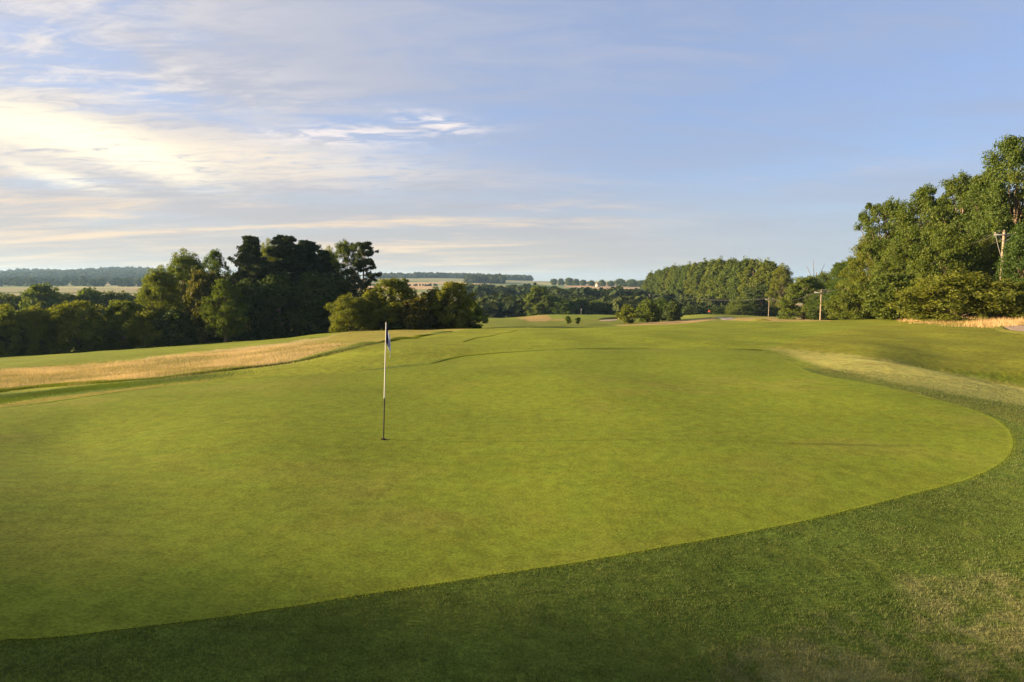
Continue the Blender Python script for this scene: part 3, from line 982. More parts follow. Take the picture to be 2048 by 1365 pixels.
G = 'trees and bushes of the right-hand wood'
RW = [
    ('ash_tree', 'ash1', 2012, 78, 266, 190, 'tallest ash of the right-hand wood, open crown against the sky at the frame edge'),
    ('ash_tree', 'ash1', 2140, 74, 250, 200, 'tall ash just inside the right frame edge behind the tallest ash'),
    ('ash_tree', 'ash2', 1918, 83, 344, 112, 'slender ash with bare forked trunk left of the tallest ash'),
    ('maple_tree', 'maple', 1834, 89, 367, 140, 'round-topped dense maple in the middle of the right-hand wood'),
    ('ash_tree', 'ash2', 1762, 96, 398, 92, 'thin airy ash on the left shoulder of the right-hand wood'),
    ('maple_tree', 'lime', 1735, 99, 462, 100, 'bushy tree below the airy ash, left slope of the wood'),
    ('maple_tree', 'maple', 1700, 110, 515, 95, 'lower rounded tree sloping down to the left end of the wood'),
    ('ash_tree', 'ash2', 1682, 122, 522, 62, 'wispy grey-leaved treetop at the low left end of the wood'),
    ('willow_tree', 'willow', 1606, 150, 552, 88, 'pale feathery willow standing alone left of the T-shaped pole', ),
    ('maple_tree', 'field', 1644, 165, 545, 70, 'small rounded tree behind the T-shaped pole, under the bare sticks'),
    ('field_tree', 'field', 1884, 76, 452, 118, 'dark green rounded tree below the slender ash'),
    ('field_tree', 'lime', 1800, 86, 476, 112, 'mid-height leafy tree under the round-topped maple'),
    ('field_tree', 'lime', 1968, 80, 400, 118, 'leafy tree filling the wood left of the wooden power pole'),
    ('field_tree', 'field', 2046, 64, 440, 96, 'bright green tree right of the wooden power pole, at the frame edge'),
    ('hawthorn_bush', 'bush', 1908, 65, 546, 196, 'broad yellowish bush in front of the right-hand wood'),
    ('hawthorn_bush', 'elder', 1786, 82, 545, 110, 'upright bush left of the broad yellowish bush'),
    ('hawthorn_bush', 'hedge', 1716, 98, 560, 96, 'light green bush at the wood edge, right of the dark hollow bush'),
    ('dark_bush', 'dark', 1672, 118, 580, 80, 'dark bush in the hollow right of the T-shaped pole'),
    ('dark_bush', 'hedge', 2010, 62, 560, 80, 'dark leafy bush at the foot of the wooden power pole'),
    ('dark_bush', 'field', 1640, 140, 585, 60, 'dark rounded bush directly behind the foot of the T-shaped pole'),
    ('maple_tree', 'maple', 1878, 100, 392, 120, 'tall leafy tree filling the gap between the maple and the slender ash'),
    ('maple_tree', 'lime', 1798, 106, 428, 105, 'leafy tree rising behind the mid-height tree, left of the maple'),
    ('ash_tree', 'maple', 1958, 98, 335, 120, 'dense tree behind the slender ash, below the tallest ash'),
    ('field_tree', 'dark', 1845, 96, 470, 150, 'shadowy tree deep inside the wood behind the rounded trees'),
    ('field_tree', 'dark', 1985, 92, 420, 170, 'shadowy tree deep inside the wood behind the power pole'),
]
for r in RW:
    tree(*r[:7], cat='bush' if 'bush' in r[0] else 'tree', group=G)

ORD = ['first', 'second', 'third', 'fourth', 'fifth', 'sixth', 'seventh', 'eighth', 'ninth', 'tenth', 'eleventh', 'twelfth', 'thirteenth', 'fourteenth', 'fifteenth', 'sixteenth', 'seventeenth', 'eighteenth']
A, B = stand(1303, 480)[:2], stand(1534, 262)[:2]
for i in range(15):
    p = A + (B - A) * (i / 14.0) ** .92
    d = p[1]
    x = float(project(p[0], np.array(d), np.array(gz(p[0], d)))[0])
    tp = np.interp(x, [1300, 1330, 1370, 1410, 1450, 1490, 1530, 1560], [546, 536, 529, 522, 518, 517, 521, 528]) + [0, 1.5, -1, 1, -1.5, 2][i % 6]
    tree('poplar_tree', 'poplar' if i % 2 else 'poplar2', x, d, tp, 11.5 * F / d, ORD[i] + ' poplar from the left in the tall even row', 'tree', 'poplars in the long row', rot=i * 1.9)
tree('dark_tree', 'lime', 1562, 240, 526, 56, 'dark uneven tree closing the right end of the poplar row')
tree('dark_tree', 'dark', 1520, 250, 570, 70, 'dark bushy tree at the foot of the poplar row, right end')
tree('dark_tree', 'hedge', 1480, 240, 598, 50, 'rounded shrub at the foot of the poplar row beside the path', 'bush')

G = 'trees of the clump left of centre'
LW = [
    ('lime_tree', 'lime', 326, 106, 530, 96, 'sunlit leafy tree at the left end of the pine clump'),
    ('lime_tree', 'lime', 378, 113, 497, 100, 'tall pale-leaved tree left of the pines, lit on its crown'),
    ('lime_tree', 'maple', 436, 119, 496, 72, 'rounded tree top between the pale-leaved tree and the first pine'),
    ('russet_tree', 'russet', 412, 103, 536, 72, 'brown-tinted tree in front of the left part of the clump'),
    ('maple_tree', 'maple', 452, 101, 556, 88, 'lumpy light green tree in front of the first pine'),
    ('pine_tree', 'pine1', 508, 112, 469, 116, 'leftmost pine, with flat layered branches and a pointed top'),
    ('pine_tree', 'pine2', 577, 115, 469, 104, 'dense dark pine at the middle of the clump'),
    ('pine_tree', 'pine4', 617, 118, 478, 98, 'round-topped dark pine right of the middle pine'),
    ('pine_tree', 'pine1', 650, 121, 498, 90, 'lower dark pine sloping down to the right of the clump'),
    ('pine_tree', 'pine3', 726, 112, 482, 74, 'lone open-branched pine at the right end of the clump'),
    ('lime_tree', 'lime', 545, 126, 477, 70, 'leafy crown showing between the leftmost pine and the middle pine'),
    ('lime_tree', 'lime', 662, 126, 491, 62, 'leafy crown rising behind the lower dark pine'),
    ('ash_tree', 'ash2', 698, 124, 480, 60, 'airy yellow-green crown just left of the lone pine'),
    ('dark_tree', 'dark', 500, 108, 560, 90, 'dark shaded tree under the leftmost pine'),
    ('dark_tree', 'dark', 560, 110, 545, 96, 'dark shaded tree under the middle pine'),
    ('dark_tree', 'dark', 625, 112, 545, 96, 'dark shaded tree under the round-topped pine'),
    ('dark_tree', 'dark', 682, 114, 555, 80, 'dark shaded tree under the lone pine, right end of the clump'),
]
for r in LW:
    tree(*r[:7], group=G)
G = 'bushes of the left hedge'
for r in [
    ('hedge_bush', 'hedge', 10, 98, 612, 110, 'leftmost bush of the hedge, lit on top, at the frame edge'),
    ('hedge_bush', 'bush', 82, 100, 614, 72, 'narrow bush of the hedge, second from the left frame edge'),
    ('hedge_bush', 'hedge', 160, 102, 604, 118, 'broad rounded bush in the middle of the left hedge'),
    ('hedge_bush', 'elder', 246, 103, 600, 84, 'bright yellow-green bush of the hedge next to the clump'),
    ('hedge_bush', 'hedge', 302, 102, 618, 80, 'dark low bush joining the hedge to the pine clump'),
    ('hedge_bush', 'dark', 360, 103, 618, 90, 'dark low bush at the foot of the pale-leaved tree'),
    ('hedge_bush', 'dark', 425, 105, 622, 90, 'dark low bush at the foot of the lumpy light green tree'),
    ('hedge_bush', 'dark', 200, 106, 640, 90, 'dark low bush filling the hedge behind the broad bush'),
    ('hedge_bush', 'dark', 50, 101, 640, 100, 'dark low bush filling the hedge behind the narrow bush'),
    ('hedge_bush', 'hedge', -95, 97, 625, 110, 'hedge bush just outside the left frame edge'),
]:
    tree(*r[:7], cat='bush', group=G)
G = 'dark trees behind the left hedge'
for r in [
    ('dark_tree', 'valley2', 20, 200, 590, 110, 'dark tree behind the leftmost hedge bush'),
    ('dark_tree', 'valley', 88, 195, 570, 70, 'dark tree behind the narrow hedge bush, its top against the pale field'),
    ('dark_tree', 'valley2', 130, 205, 588, 70, 'dark tree behind the left part of the broad hedge bush'),
    ('dark_tree', 'valley', 180, 210, 578, 60, 'dark tree behind the right part of the broad hedge bush'),
    ('dark_tree', 'valley2', 232, 215, 584, 70, 'dark tree behind the bright yellow-green hedge bush'),
    ('dark_tree', 'valley2', 285, 215, 588, 60, 'dark tree behind the gap between hedge and pine clump'),
]:
    tree(*r[:7], group=G)
G = 'bushes of the golden thicket behind the flag'
for r in [
    ('hawthorn_bush', 'bush', 702, 84, 592, 88, 'feathery golden bush at the left end of the thicket behind the flag'),
    ('hawthorn_bush', 'elder', 744, 86, 586, 66, 'green bush second from the left in the thicket behind the flag'),
    ('hawthorn_bush', 'elder', 788, 87, 556, 96, 'tallest rounded bush of the thicket, just right of the flag'),
    ('russet_bush', 'russet', 838, 85, 592, 70, 'brownish bush in the middle dip of the thicket'),
    ('russet_bush', 'russet', 874, 87, 576, 70, 'orange-tinted bush right of the dip in the thicket'),
    ('hawthorn_bush', 'elder', 908, 86, 563, 70, 'tall pointed green bush near the right end of the thicket'),
    ('hawthorn_bush', 'small', 947, 92, 606, 50, 'slender small tree with a bare trunk at the right end of the thicket'),
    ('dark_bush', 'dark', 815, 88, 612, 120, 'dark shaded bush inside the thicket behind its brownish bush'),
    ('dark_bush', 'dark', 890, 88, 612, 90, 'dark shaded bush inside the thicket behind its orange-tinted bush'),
]:
    tree(*r[:7], cat='bush', group=G)
G = 'trees in the valley beyond the fairway'
for r in [
    ('valley_tree', 'valley', 985, 300, 605, 60, 'rounded dark tree right of the golden thicket, first in the valley line'),
    ('valley_tree', 'valley2', 1022, 310, 596, 62, 'wide dark tree second in the valley line from the thicket'),
    ('valley_tree', 'valley', 1048, 290, 606, 40, 'small lit tree left of the pale spire-topped valley tree'),
    ('poplar_tree', 'valleyp', 1078, 285, 571, 58, 'pale green spire-topped tree, tallest in the valley line'),
    ('valley_tree', 'valley2', 1102, 300, 590, 50, 'dark tree right behind the pale spire-topped valley tree'),
    ('valley_tree', 'valley', 1130, 280, 600, 46, 'olive dome-shaped tree behind the far golf green'),
    ('valley_tree', 'valley2', 1162, 290, 596, 48, 'dark tree right of the olive dome-shaped tree'),
    ('valley_tree', 'valley', 1192, 295, 602, 46, 'dark tree behind the far flag, right part of the valley line'),
    ('valley_tree', 'valley2', 1222, 300, 606, 36, 'small dark tree at the right end of the valley line'),
    ('small_tree', 'small', 1256, 150, 610, 40, 'light green young tree with a wide crown left of the small dark trees'),
    ('small_tree', 'valley', 1296, 165, 600, 42, 'dark dense young tree, left one of three before the poplars'),
    ('small_tree', 'valley', 1322, 175, 600, 34, 'dark dense young tree, middle one of three before the poplars'),
    ('small_tree', 'valley2', 1345, 170, 603, 34, 'dark dense young tree, right one of three before the poplars'),
    ('sapling', 'sapling', 1136, 138, 631, 13, 'dark leaning sapling on the far fairway'),
    ('sapling', 'sapling', 1156, 138, 634, 11, 'thin pale sapling on the far fairway, right of the leaning one'),
    ('hedge_bush', 'valley2', 1385, 245, 611, 60, 'dark hedge bush behind the raised tee'),
    ('hedge_bush', 'valley2', 1440, 255, 611, 50, 'dark hedge bush right of the gap behind the raised tee'),
]:
    tree(*r[:7], cat='bush' if 'bush' in r[0] else 'tree', group=G)
# unseen trees added far left of the frame to throw the foreground into half shade
for i, (x, y, zt, w_, pr) in enumerate([(-80, 3.7, 22.5, 12.5, 'ash1'), (-92, -5, 25, 13, 'lime')]):
    e = link('shade_tree', None, None, (x, y, gz(x, y)), label=['unseen open-crowned ash added far left to shade the near collar', 'unseen leafy tree added far left to deepen the foreground shade'][i], category='tree', group='unseen trees added for shade')
    p = PR[pr]
    e.scale = (w_ / p['W'], w_ / p['W'], (zt - gz(x, y)) / p['H'])
    link('trunk', p['trunk'], e)
    link('crown', p['crown'], e)

# ------------------------------------------------------------------ far woods and hedgerows that read as one mass
M_wood_far = leafmat('leaf_far_wood', (.028, .042, .018), (.060, .068, .024), .2, 0.0)


def wood(name, label, spans, n, h_, seed, leaf=1.0, cat='wood'):
    g = np.random.default_rng(seed)
    cs, rs, hs = [], [], []
    for (x0, x1, d0, d1, wt) in spans:
        for _ in range(int(n * wt)):
            d = g.uniform(d0, d1)
            x = (g.uniform(x0, x1) - 1024) / F * d
            cs.append((x, d))
            rs.append(h_ * g.uniform(.35, .62))
            hs.append(h_ * g.uniform(.65, 1.15))
    cs, rs, hs = np.array(cs), np.array(rs), np.array(hs)
    z = ground_fast(cs[:, 0], cs[:, 1])
    nl = 70
    k_ = np.repeat(np.arange(len(cs)), nl)
    d = g.normal(0, 1, (len(k_), 3))
    d /= np.linalg.norm(d, axis=1, keepdims=True)
    d[:, 2] = np.abs(d[:, 2]) * np.sign(g.uniform(-.5, 1, len(k_)))
    lump = 1 + .22 * np.sin(d[:, 0] * 4 + k_) * np.cos(d[:, 1] * 5 + k_ * 2)
    P = np.column_stack([cs[k_], z[k_] + hs[k_] * .45]) + d * np.stack([rs[k_], rs[k_], hs[k_] * .55], -1) * (lump * g.uniform(.8, 1.02, len(k_)))[:, None]
    nr = d + g.normal(0, .35, d.shape)
    nr /= np.linalg.norm(nr, axis=1, keepdims=True)
    t1 = np.cross(nr, g.normal(0, 1, d.shape))
    t1 /= np.linalg.norm(t1, axis=1, keepdims=True)
    t2 = np.cross(nr, t1)
    s = (rs[k_] * .32 * leaf * g.uniform(.7, 1.3, len(k_)))[:, None]
    v = np.stack([P - t1 * s, P - t2 * s, P + t1 * s, P + t2 * s], 1).reshape(-1, 3)
    ct = np.repeat(g.uniform(0, 1, len(cs))[k_] * .7 + g.uniform(0, .3, len(k_)), 4)
    link(name, mesh_np(name, v, np.arange(len(v)).reshape(-1, 4), M_wood_far, np.stack([ct] * 3, -1)), kind='stuff', label=label, category=cat)


wood('hill_wood', 'wooded ridge on the far left skyline', [(-420, 345, 2000, 3050, 1.0)], 1500, 17, 101)
wood('far_wood', 'dark strip of woodland on the centre skyline', [(735, 1000, 2150, 2450, .7), (1000, 1062, 2250, 2450, .15), (935, 1005, 1500, 1700, .15)], 420, 17, 102)
wood('vale_wood', 'mass of trees in the left vale below the wooded ridge', [(-420, 300, 1150, 1750, 1.0)], 420, 13, 103)
wood('mid_wood', 'rounded mass of valley woodland between thicket and poplars', [(925, 1110, 520, 760, .55), (1100, 1295, 430, 600, .45)], 330, 13, 104)
wood('near_vale_wood', 'dark belt of trees behind the left hedge', [(-400, 300, 250, 420, 1.0)], 110, 7, 105, .8)
wood('valley_scrub', 'dark scrub under the valley trees beyond the far green', [(960, 1240, 290, 420, .7), (1230, 1420, 270, 420, .3)], 210, 9, 106, .8)
wood('hedgerow', 'hedgerows between the far fields in the centre', [(730, 1100, 1180, 1200, .3), (1060, 1290, 930, 945, .3), (1100, 1290, 1650, 1670, .2)], 300, 4.0, 107, 1.2, 'hedge')
for i, (x, t_, w_) in enumerate([(1108, 558, 14), (1122, 557, 12), (1138, 556, 16), (1152, 558, 14), (1166, 560, 12), (1183, 561, 12), (1204, 560, 14), (1222, 562, 14), (1240, 558, 20), (1250, 566, 12), (1264, 559, 22), (1284, 561, 20)]):
    tree('hedgerow_tree', 'valley2' if i % 2 else 'valley', x, 1500 - i * 22, t_, w_, ORD[i] + ' tree from the left along the skyline farm ridge', 'tree', 'trees along the farm ridge')

# ------------------------------------------------------------------ flagstick in the hole
hz = gz(*HOLE) + .012
M_cup = plain('cup_liner', (.65, .65, .62), .5, .3)
M_polew = plain('stick_white', (.50, .47, .43), .35, .5, 0, 3, .05)
M_poleb = plain('stick_black', (.012, .012, .012), .4, .4)
M_soil = plain('hole_soil', (.06, .045, .03), .95, .05)
fs = link('flagstick', None, None, (HOLE[0], HOLE[1], hz), label='golf flagstick with a limp navy and white flag standing in the hole', category='flag')
ztop = top_z(772.3, 645, HOLE[1]) - hz
xtop = ray(772.3, 645)[0] * HOLE[1] - HOLE[0]


def on_stick(z):
    return np.array([xtop * z / ztop, 0, z])


mb = MB()
mb.tube([on_stick(-.10), on_stick(ztop * .355)], .0115, 10)
link('stick_lower', mb.build('stick_lower', M_poleb, True), fs)
mb = MB()
mb.tube([on_stick(ztop * .355 + .001), on_stick(ztop * .7), on_stick(ztop)], [.0115, .0105, .009], 10)
link('stick_upper', mb.build('stick_upper', M_polew, True), fs)
mb = MB()
mb.tube([on_stick(ztop * .350), on_stick(ztop * .362)], .0135, 10)
link('ferrule', mb.build('ferrule', M_galv, True), fs)
nu, nv = 26, 30
U, V = np.meshgrid(np.linspace(0, 1, nu), np.linspace(0, 1, nv))
zf = ztop - .03 - V * .34 - U * .26 * (1 + .08 * np.sin(V * 3))
xf = .008 + .088 * np.sin(U * 1.75) * (.30 + .70 * np.sin(np.clip(V * .9 + U * .55, 0, 1.4) * 1.25)) - .012 * U * V
yf = .035 * np.sin(U * 8.5 + V * 1.4) * U ** .5 - .01 * np.sin(V * 9) * U
xs_ = xtop * zf / ztop
vf = np.stack([xs_ + xf, yf, zf], -1).reshape(-1, 3)
navy = (U < .50) & (V < .97)
emb = (np.hypot((U - .62) / .16, (V - .52) / .18) < 1)
wht = emb & ((np.abs((U - .62) / .16 + (V - .52) / .18) < .22) | (np.abs(np.hypot((U - .62) / .16, (V - .52) / .18) - .7) < .12))
fc = np.where((navy | emb)[..., None], np.array([.016, .018, .075]), np.array([.62, .64, .70]))
fc = np.where(wht[..., None], np.array([.62, .64, .70]), fc).reshape(-1, 3)
fi_ = np.arange(nu * nv).reshape(nv, nu)
ff = np.stack([fi_[:-1, :-1], fi_[:-1, 1:], fi_[1:, 1:], fi_[1:, :-1]], -1).reshape(-1, 4)
M_flag, t, b = mat('flag_cloth')
t.put(b.inputs['Base Color'], t.n('ShaderNodeVertexColor', layer_name='zone').outputs[0])
flag = link('flag', mesh_np('flag', vf, ff, M_flag, fc, True), fs)
sm = flag.modifiers.new('cloth', 'SOLIDIFY')
sm.thickness = .0015
hole = link('hole_cup', None, None, (HOLE[0], HOLE[1], hz), label='round cup sunk in the green at the foot of the flagstick', category='hole')
mb = MB()
a_ = np.linspace(0, 2 * math.pi, 40, endpoint=False)
ring = lambda r, z: np.stack([np.cos(a_) * r, np.sin(a_) * r, np.full(40, z)], -1)
q4 = np.array([[i, (i + 1) % 40, 40 + (i + 1) % 40, 40 + i] for i in range(40)])
mb.add(np.concatenate([ring(.0545, .004), ring(.0545, -.03)]), q4)
link('soil_rim', mb.build('soil_rim', M_soil), hole)
mb = MB()
mb.add(np.concatenate([ring(.0535, -.025), ring(.0535, -.11)]), q4)
mb.add(np.concatenate([ring(.0535, -.11), np.array([[0, 0, -.11]])]), [[i, (i + 1) % 40, 40] for i in range(40)])
link('cup_liner', mb.build('cup_liner', M_cup), hole)

# flag on the far green
b0 = stand(1162, 236)
f2 = link('flagstick', None, None, b0, label='tiny pale flag and stick on the distant green', category='flag')
mb = MB()
mb.tube([(0, 0, -.05), (0, 0, 2.2)], .025, 6)
link('stick', mb.build('stick', M_polew), f2)
mb = MB()
mb.tube([(.10, 0, 2.15), (.16, .02, 1.9), (.12, .0, 1.55)], [.03, .09, .02], 6)
link('flag', mb.build('flag', M_polew), f2)

# ------------------------------------------------------------------ draped patches: path and bunkers
def drape(poly_px, step, lift, dmin):
    pw = np.array([hit(x, y, dmin)[:2] for x, y in poly_px])
    pw = smooth_loop(pw, 60, step * .6)
    c = pw.mean(0)
    vs, n_ = [], len(pw)
    for k_ in np.linspace(.02, 1, 10):
        q_ = c + (pw - c) * k_
        vs.append(np.column_stack([q_, ground(q_[:, 0], q_[:, 1]) + lift * (1 if k_ < 1 else .2)]))
    i = np.arange(n_)
    fs_ = [np.stack([r * n_ + i, r * n_ + (i + 1) % n_, (r + 1) * n_ + (i + 1) % n_, (r + 1) * n_ + i], -1) for r in range(9)]
    return np.concatenate(vs), np.concatenate(fs_), pw


v_, f_, _ = drape([(1430, 634.2), (1448, 635), (1466, 636), (1470, 639), (1452, 641), (1440, 638)], 2, .08, 120)
link('cart_path', mesh_np('cart_path', v_, f_, M_path, smooth=True), kind='structure')


def lip_mesh(pw, sel, h_, wd):
    q_ = pw[sel]
    t_ = np.gradient(q_, axis=0)
    t_ /= np.linalg.norm(t_, axis=1, keepdims=True)
    nrm = np.stack([-t_[:, 1], t_[:, 0]], -1)
    out = np.sign(((q_ - pw.mean(0)) * nrm).sum(1, keepdims=True))
    nrm = nrm * out
    fade = np.sin(np.linspace(0, math.pi, len(q_))) ** .6
    prof = [(-.25, -.02), (-.1, .75), (.1, 1.0), (.45, .75), (1.0, .2), (1.5, -.05)]
    vs = []
    for o_, hh_ in prof:
        p_ = q_ + nrm * o_ * wd
        vs.append(np.column_stack([p_, ground(p_[:, 0], p_[:, 1]) + hh_ * h_ * fade - .03 * (hh_ <= 0)]))
    n_ = len(q_)
    i = np.arange(n_ - 1)
    fs_ = [np.stack([r * n_ + i, r * n_ + i + 1, (r + 1) * n_ + i + 1, (r + 1) * n_ + i], -1) for r in range(len(prof) - 1)]
    v_ = np.concatenate(vs)
    return v_, np.concatenate(fs_)


for nm, poly, st_, dm, side, h_, wd in [('sand_bunker', [(2003, 655), (2030, 652), (2075, 650), (2120, 655), (2110, 670), (2050, 668), (2016, 663)], .8, 30, 'left', .12, .5),
                                        ('sand_bunker', [(1196, 640.5), (1215, 639), (1238, 638), (1240, 640), (1222, 642.5), (1202, 643)], 1.5, 120, 'far', .6, 1.6),
                                        ('sand_bunker', [(1512, 640.5), (1522, 639.8), (1530, 641), (1524, 642.5), (1514, 642.3)], .8, 80, 'left', .35, 1.0)]:
    v_, f_, pw = drape(poly, st_, .05, dm)
    e = link(nm, mesh_np('sand', v_, f_, M_sand, smooth=True), kind='structure')
    s_ = np.where(pw[:, 0] < pw[:, 0].mean())[0] if side == 'left' else np.where(pw[:, 1] > pw[:, 1].mean())[0]
    brk = np.where(np.diff(s_) > 1)[0]
    if len(brk):
        s_ = np.concatenate([s_[brk[0] + 1:], s_[:brk[0] + 1]])
    v_, f_ = lip_mesh(pw, s_, h_, wd)
    link('grass_lip', mesh_np('grass_lip', v_, f_, M_ground, np.tile([.15, .14, .025], (len(v_), 1)), True), e)

# ------------------------------------------------------------------ power poles and wires
def power_pole(px_, d, top, label, arm=2.3, ang=0.0, r=.15, braces=True, stay=False):
    b_ = stand(px_, d)
    H = top_z(px_, top, d) - b_[2]
    e = link('power_pole', None, None, b_, label=label, category='pole', group='power poles of the overhead line')
    e.rotation_euler = (0, 0, ang)
    m_ = MB()
    m_.tube([(0, 0, -.5), (0, 0, H * .5), (0, 0, H)], [r * 1.15, r, r * .8], 10)
    link('pole', m_.build('pole', M_wood, True), e)
    m_ = MB()
    m_.box((0, -r * .95, H - .32), (arm, .11, .13))
    link('crossarm', m_.build('crossarm', M_galv), e)
    if braces:
        for s_ in (-1, 1):
            m_ = MB()
            m_.tube([(s_ * .06, -r * 1.0, H - 1.05), (s_ * arm * .36, -r * 1.2, H - .38)], .035, 5)
            link('brace', m_.build('brace', M_galv), e)
    for s_ in (-1, 0, 1):
        m_ = MB()
        z0 = H - .25 if s_ else H
        m_.tube([(s_ * arm * .46, -r * .95 * abs(s_), z0 - .02), (s_ * arm * .46, -r * .95 * abs(s_), z0 + .08), (s_ * arm * .46, -r * .95 * abs(s_), z0 + .2)], [.03, .07, .045], 8)
        link('insulator', m_.build('insulator', M_porc, True), e)
    if stay:
        m_ = MB()
        m_.tube([(-arm * .46, -r, H - .3), (-arm * .33, -r * 1.6, H - 1.5), (-.16, -r * 1.3, H - 3.0), (-.14, -r * 1.1, H - 4.2)], .03, 5)
        link('cable', m_.build('cable', M_wire, True), e)
        m_ = MB()
        m_.tube([(.16, r * .4, H - 1.3), (.20, r * .4, H - 1.35), (.20, r * .4, H - 1.95), (.16, r * .4, H - 2.0)], [.05, .16, .16, .05], 10)
        link('transformer', m_.build('transformer', M_porc, True), e)
    bpy.context.view_layer.update()
    k_, q_ = math.cos(ang), math.sin(ang)
    return [np.array([b_[0] + k_ * s_ * arm * .46 + q_ * r * .95 * abs(s_), b_[1] + q_ * s_ * arm * .46 - k_ * r * .95 * abs(s_), b_[2] + H + (-.06 if s_ else .2)]) for s_ in (-1, 0, 1)]


P1 = power_pole(1998, 70, 464, 'tall weathered wooden power pole with angled braces among the right-hand trees', 2.3, .05, .17, True, True)
P2 = power_pole(1640.5, 116, 582, 'T-shaped grey wooden pole at the left end of the wood', 2.3, -.1, .12, False)
P3 = power_pole(1537, 205, 597, 'thin wooden pole in front of the dark right end of the poplar row', 2.3, -.1, .10, False)
P4 = power_pole(1386, 330, 594, 'distant pole before the middle of the poplar row', 2.0, .1, .17, False)
P5 = power_pole(1334, 385, 588, 'distant pole before the left part of the poplar row', 2.0, .1, .19, False)
P6 = power_pole(1299, 420, 589, 'distant pole at the left end of the poplar row', 2.0, .1, .19, False)
P7 = power_pole(1274, 440, 591, 'distant pole standing left of the poplar row', 2.0, .1, .19, False)
for a_i, (A_, B_, lab, sg) in enumerate([(P1, P2, 'overhead wire between the tall wooden pole and the T-shaped pole', 1.6), (P2, P3, 'overhead wire between the T-shaped pole and the thin pole', 1.5), (P3, P4, 'overhead wire between the thin pole and the distant poles', 1.2)]):
    for k_ in range(3):
        tt_ = np.linspace(0, 1, 24)
        pts = A_[k_][None] * (1 - tt_)[:, None] + B_[k_][None] * tt_[:, None]
        pts[:, 2] -= sg * 4 * tt_ * (1 - tt_)
        m_ = MB()
        m_.tube(pts, .008, 4)
        link('overhead_wire', m_.build('overhead_wire', M_wire), label=['left-hand', 'top middle', 'right-hand'][k_] + ' ' + lab, category='wire', group='overhead wires')

# ------------------------------------------------------------------ dead sticks, marker post, hut, farmhouse
b0 = stand(1628, 170)
e = link('dead_tree', None, None, b0, label='bare dead branches sticking up above the small tree by the T-shaped pole', category='tree')
m_ = MB()
Ht = top_z(1628, 545, 170) - b0[2]
m_.tube([(0, 0, -.3), (0, 0, Ht * .5), (.2, 0, Ht)], [.25, .18, .10], 7)
link('trunk', m_.build('trunk', M_bark, True), e)
for (xo, tp_) in [(-2.3, 533), (-.7, 519), (2.2, 528)]:
    m_ = MB()
    zt = top_z(1628, tp_, 170) - b0[2]
    m_.tube([(0.05, 0, Ht * .6), (xo * .5, .1, Ht * .93), (xo * .8, .2, (Ht + zt) / 2), (xo, .1, zt)], [.10, .08, .055, .03], 5)
    link('branch', m_.build('branch', M_bark, True), e)

M_red = plain('marker_red', (.45, .06, .04), .6, .3)
M_dark = plain('marker_dark', (.05, .035, .03), .8, .2)
b0 = stand(1419, 206)
e = link('marker_post', None, None, b0, label='small dark post with a reddish top beside the raised tee', category='post')
m_ = MB()
m_.tube([(0, 0, -.2), (0, 0, .75)], .14, 8)
link('post', m_.build('post', M_dark, True), e)
m_ = MB()
m_.box((0, 0, .98), (.62, .3, .44))
link('post_top', m_.build('post_top', M_red), e)

M_white = plain('white_paint', (.75, .74, .70), .6, .2, 0, 2, .06)
M_cream = plain('cream_render', (.50, .42, .28), .8, .1, 0, .6, .08)
M_tile = plain('roof_tile', (.22, .11, .08), .9, .1, 0, 1.5, .2)
M_glass = plain('window_glass', (.03, .035, .04), .15, .6)


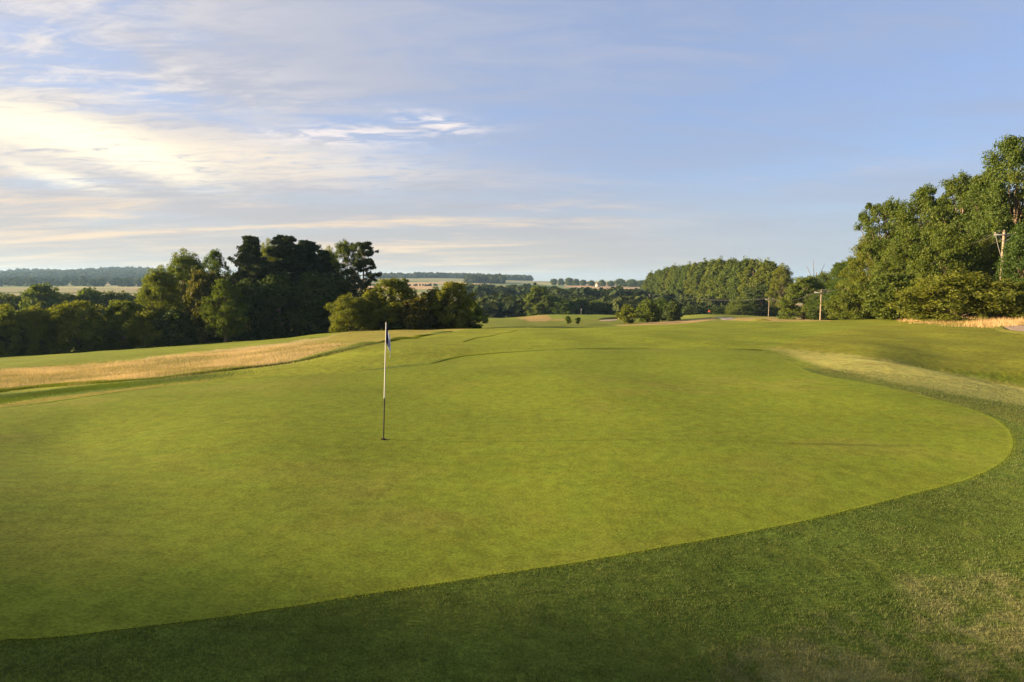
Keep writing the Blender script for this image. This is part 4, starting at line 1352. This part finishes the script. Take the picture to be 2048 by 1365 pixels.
def house(name, px_, d, w_, dep, h_, rh, label, wallm, roofm, cat, lift=0.0, rz=0.0):
    b_ = stand(px_, d)
    e = link(name, None, None, (b_[0], b_[1], b_[2] + lift), label=label, category=cat)
    e.rotation_euler = (0, 0, rz)
    m_ = MB()
    m_.box((0, 0, h_ / 2 - .3), (w_, dep, h_ + .6))
    m_.add([(-w_ / 2, -dep / 2, h_), (-w_ / 2, dep / 2, h_), (-w_ / 2, 0, h_ + rh), (w_ / 2, -dep / 2, h_), (w_ / 2, dep / 2, h_), (w_ / 2, 0, h_ + rh)], [[0, 1, 2], [3, 5, 4]])
    link('wall', m_.build('wall', wallm), e)
    m_ = MB()
    o_ = .3
    for s_ in (-1, 1):
        y1 = s_ * (dep / 2 + o_)
        z1 = h_ - rh * o_ / (dep / 2)
        q_ = [(-w_ / 2 - o_, y1, z1), (w_ / 2 + o_, y1, z1), (w_ / 2 + o_, 0, h_ + rh), (-w_ / 2 - o_, 0, h_ + rh)]
        q2 = [(x, y, z + .18) for x, y, z in q_]
        m_.add(q_ + q2, [[0, 1, 2, 3], [4, 5, 6, 7], [0, 1, 5, 4], [1, 2, 6, 5], [3, 0, 4, 7]])
    roof = link('roof', m_.build('roof', roofm), e)
    m_ = MB()
    m_.box((w_ * .3, 0, h_ + rh + .2), (w_ * .07, w_ * .07, rh * .7))
    link('chimney', m_.build('chimney', roofm), roof)
    for xw in (-.3, .3):
        m_ = MB()
        m_.box((xw * w_, -dep / 2 - .03, h_ * .6), (w_ * .13, .1, h_ * .3))
        link('window', m_.build('window', M_glass), e)
    m_ = MB()
    m_.box((0, -dep / 2 - .03, h_ * .3), (w_ * .1, .1, h_ * .6))
    link('door', m_.build('door', M_dark), e)
    return e


house('farmhouse', 1196, 1300, 7.5, 6, 4, 2.5, 'small cream farmhouse among the trees on the far ridge', M_cream, M_tile, 'house', rz=.5)

# ------------------------------------------------------------------ air
m = bpy.data.materials.new('haze_air')
m.use_nodes = True
nt = m.node_tree
nt.nodes.remove(nt.nodes['Principled BSDF'])
pv = nt.nodes.new('ShaderNodeVolumePrincipled')
pv.inputs['Color'].default_value = (.42, .68, 1.0, 1)
pv.inputs['Density'].default_value = 0.00008
pv.inputs['Anisotropy'].default_value = 0.2
nt.links.new(pv.outputs[0], nt.nodes['Material Output'].inputs['Volume'])
m_ = MB()
zmin = float(GZ.min()) - 1.0
ztop_ = 120.0
m_.box((0, 0, (zmin + ztop_) / 2), (19000, 19000, ztop_ - zmin))
hz_o = link('haze', m_.build('haze', m), kind='stuff', label='pale blue haze in the distant air', category='haze')
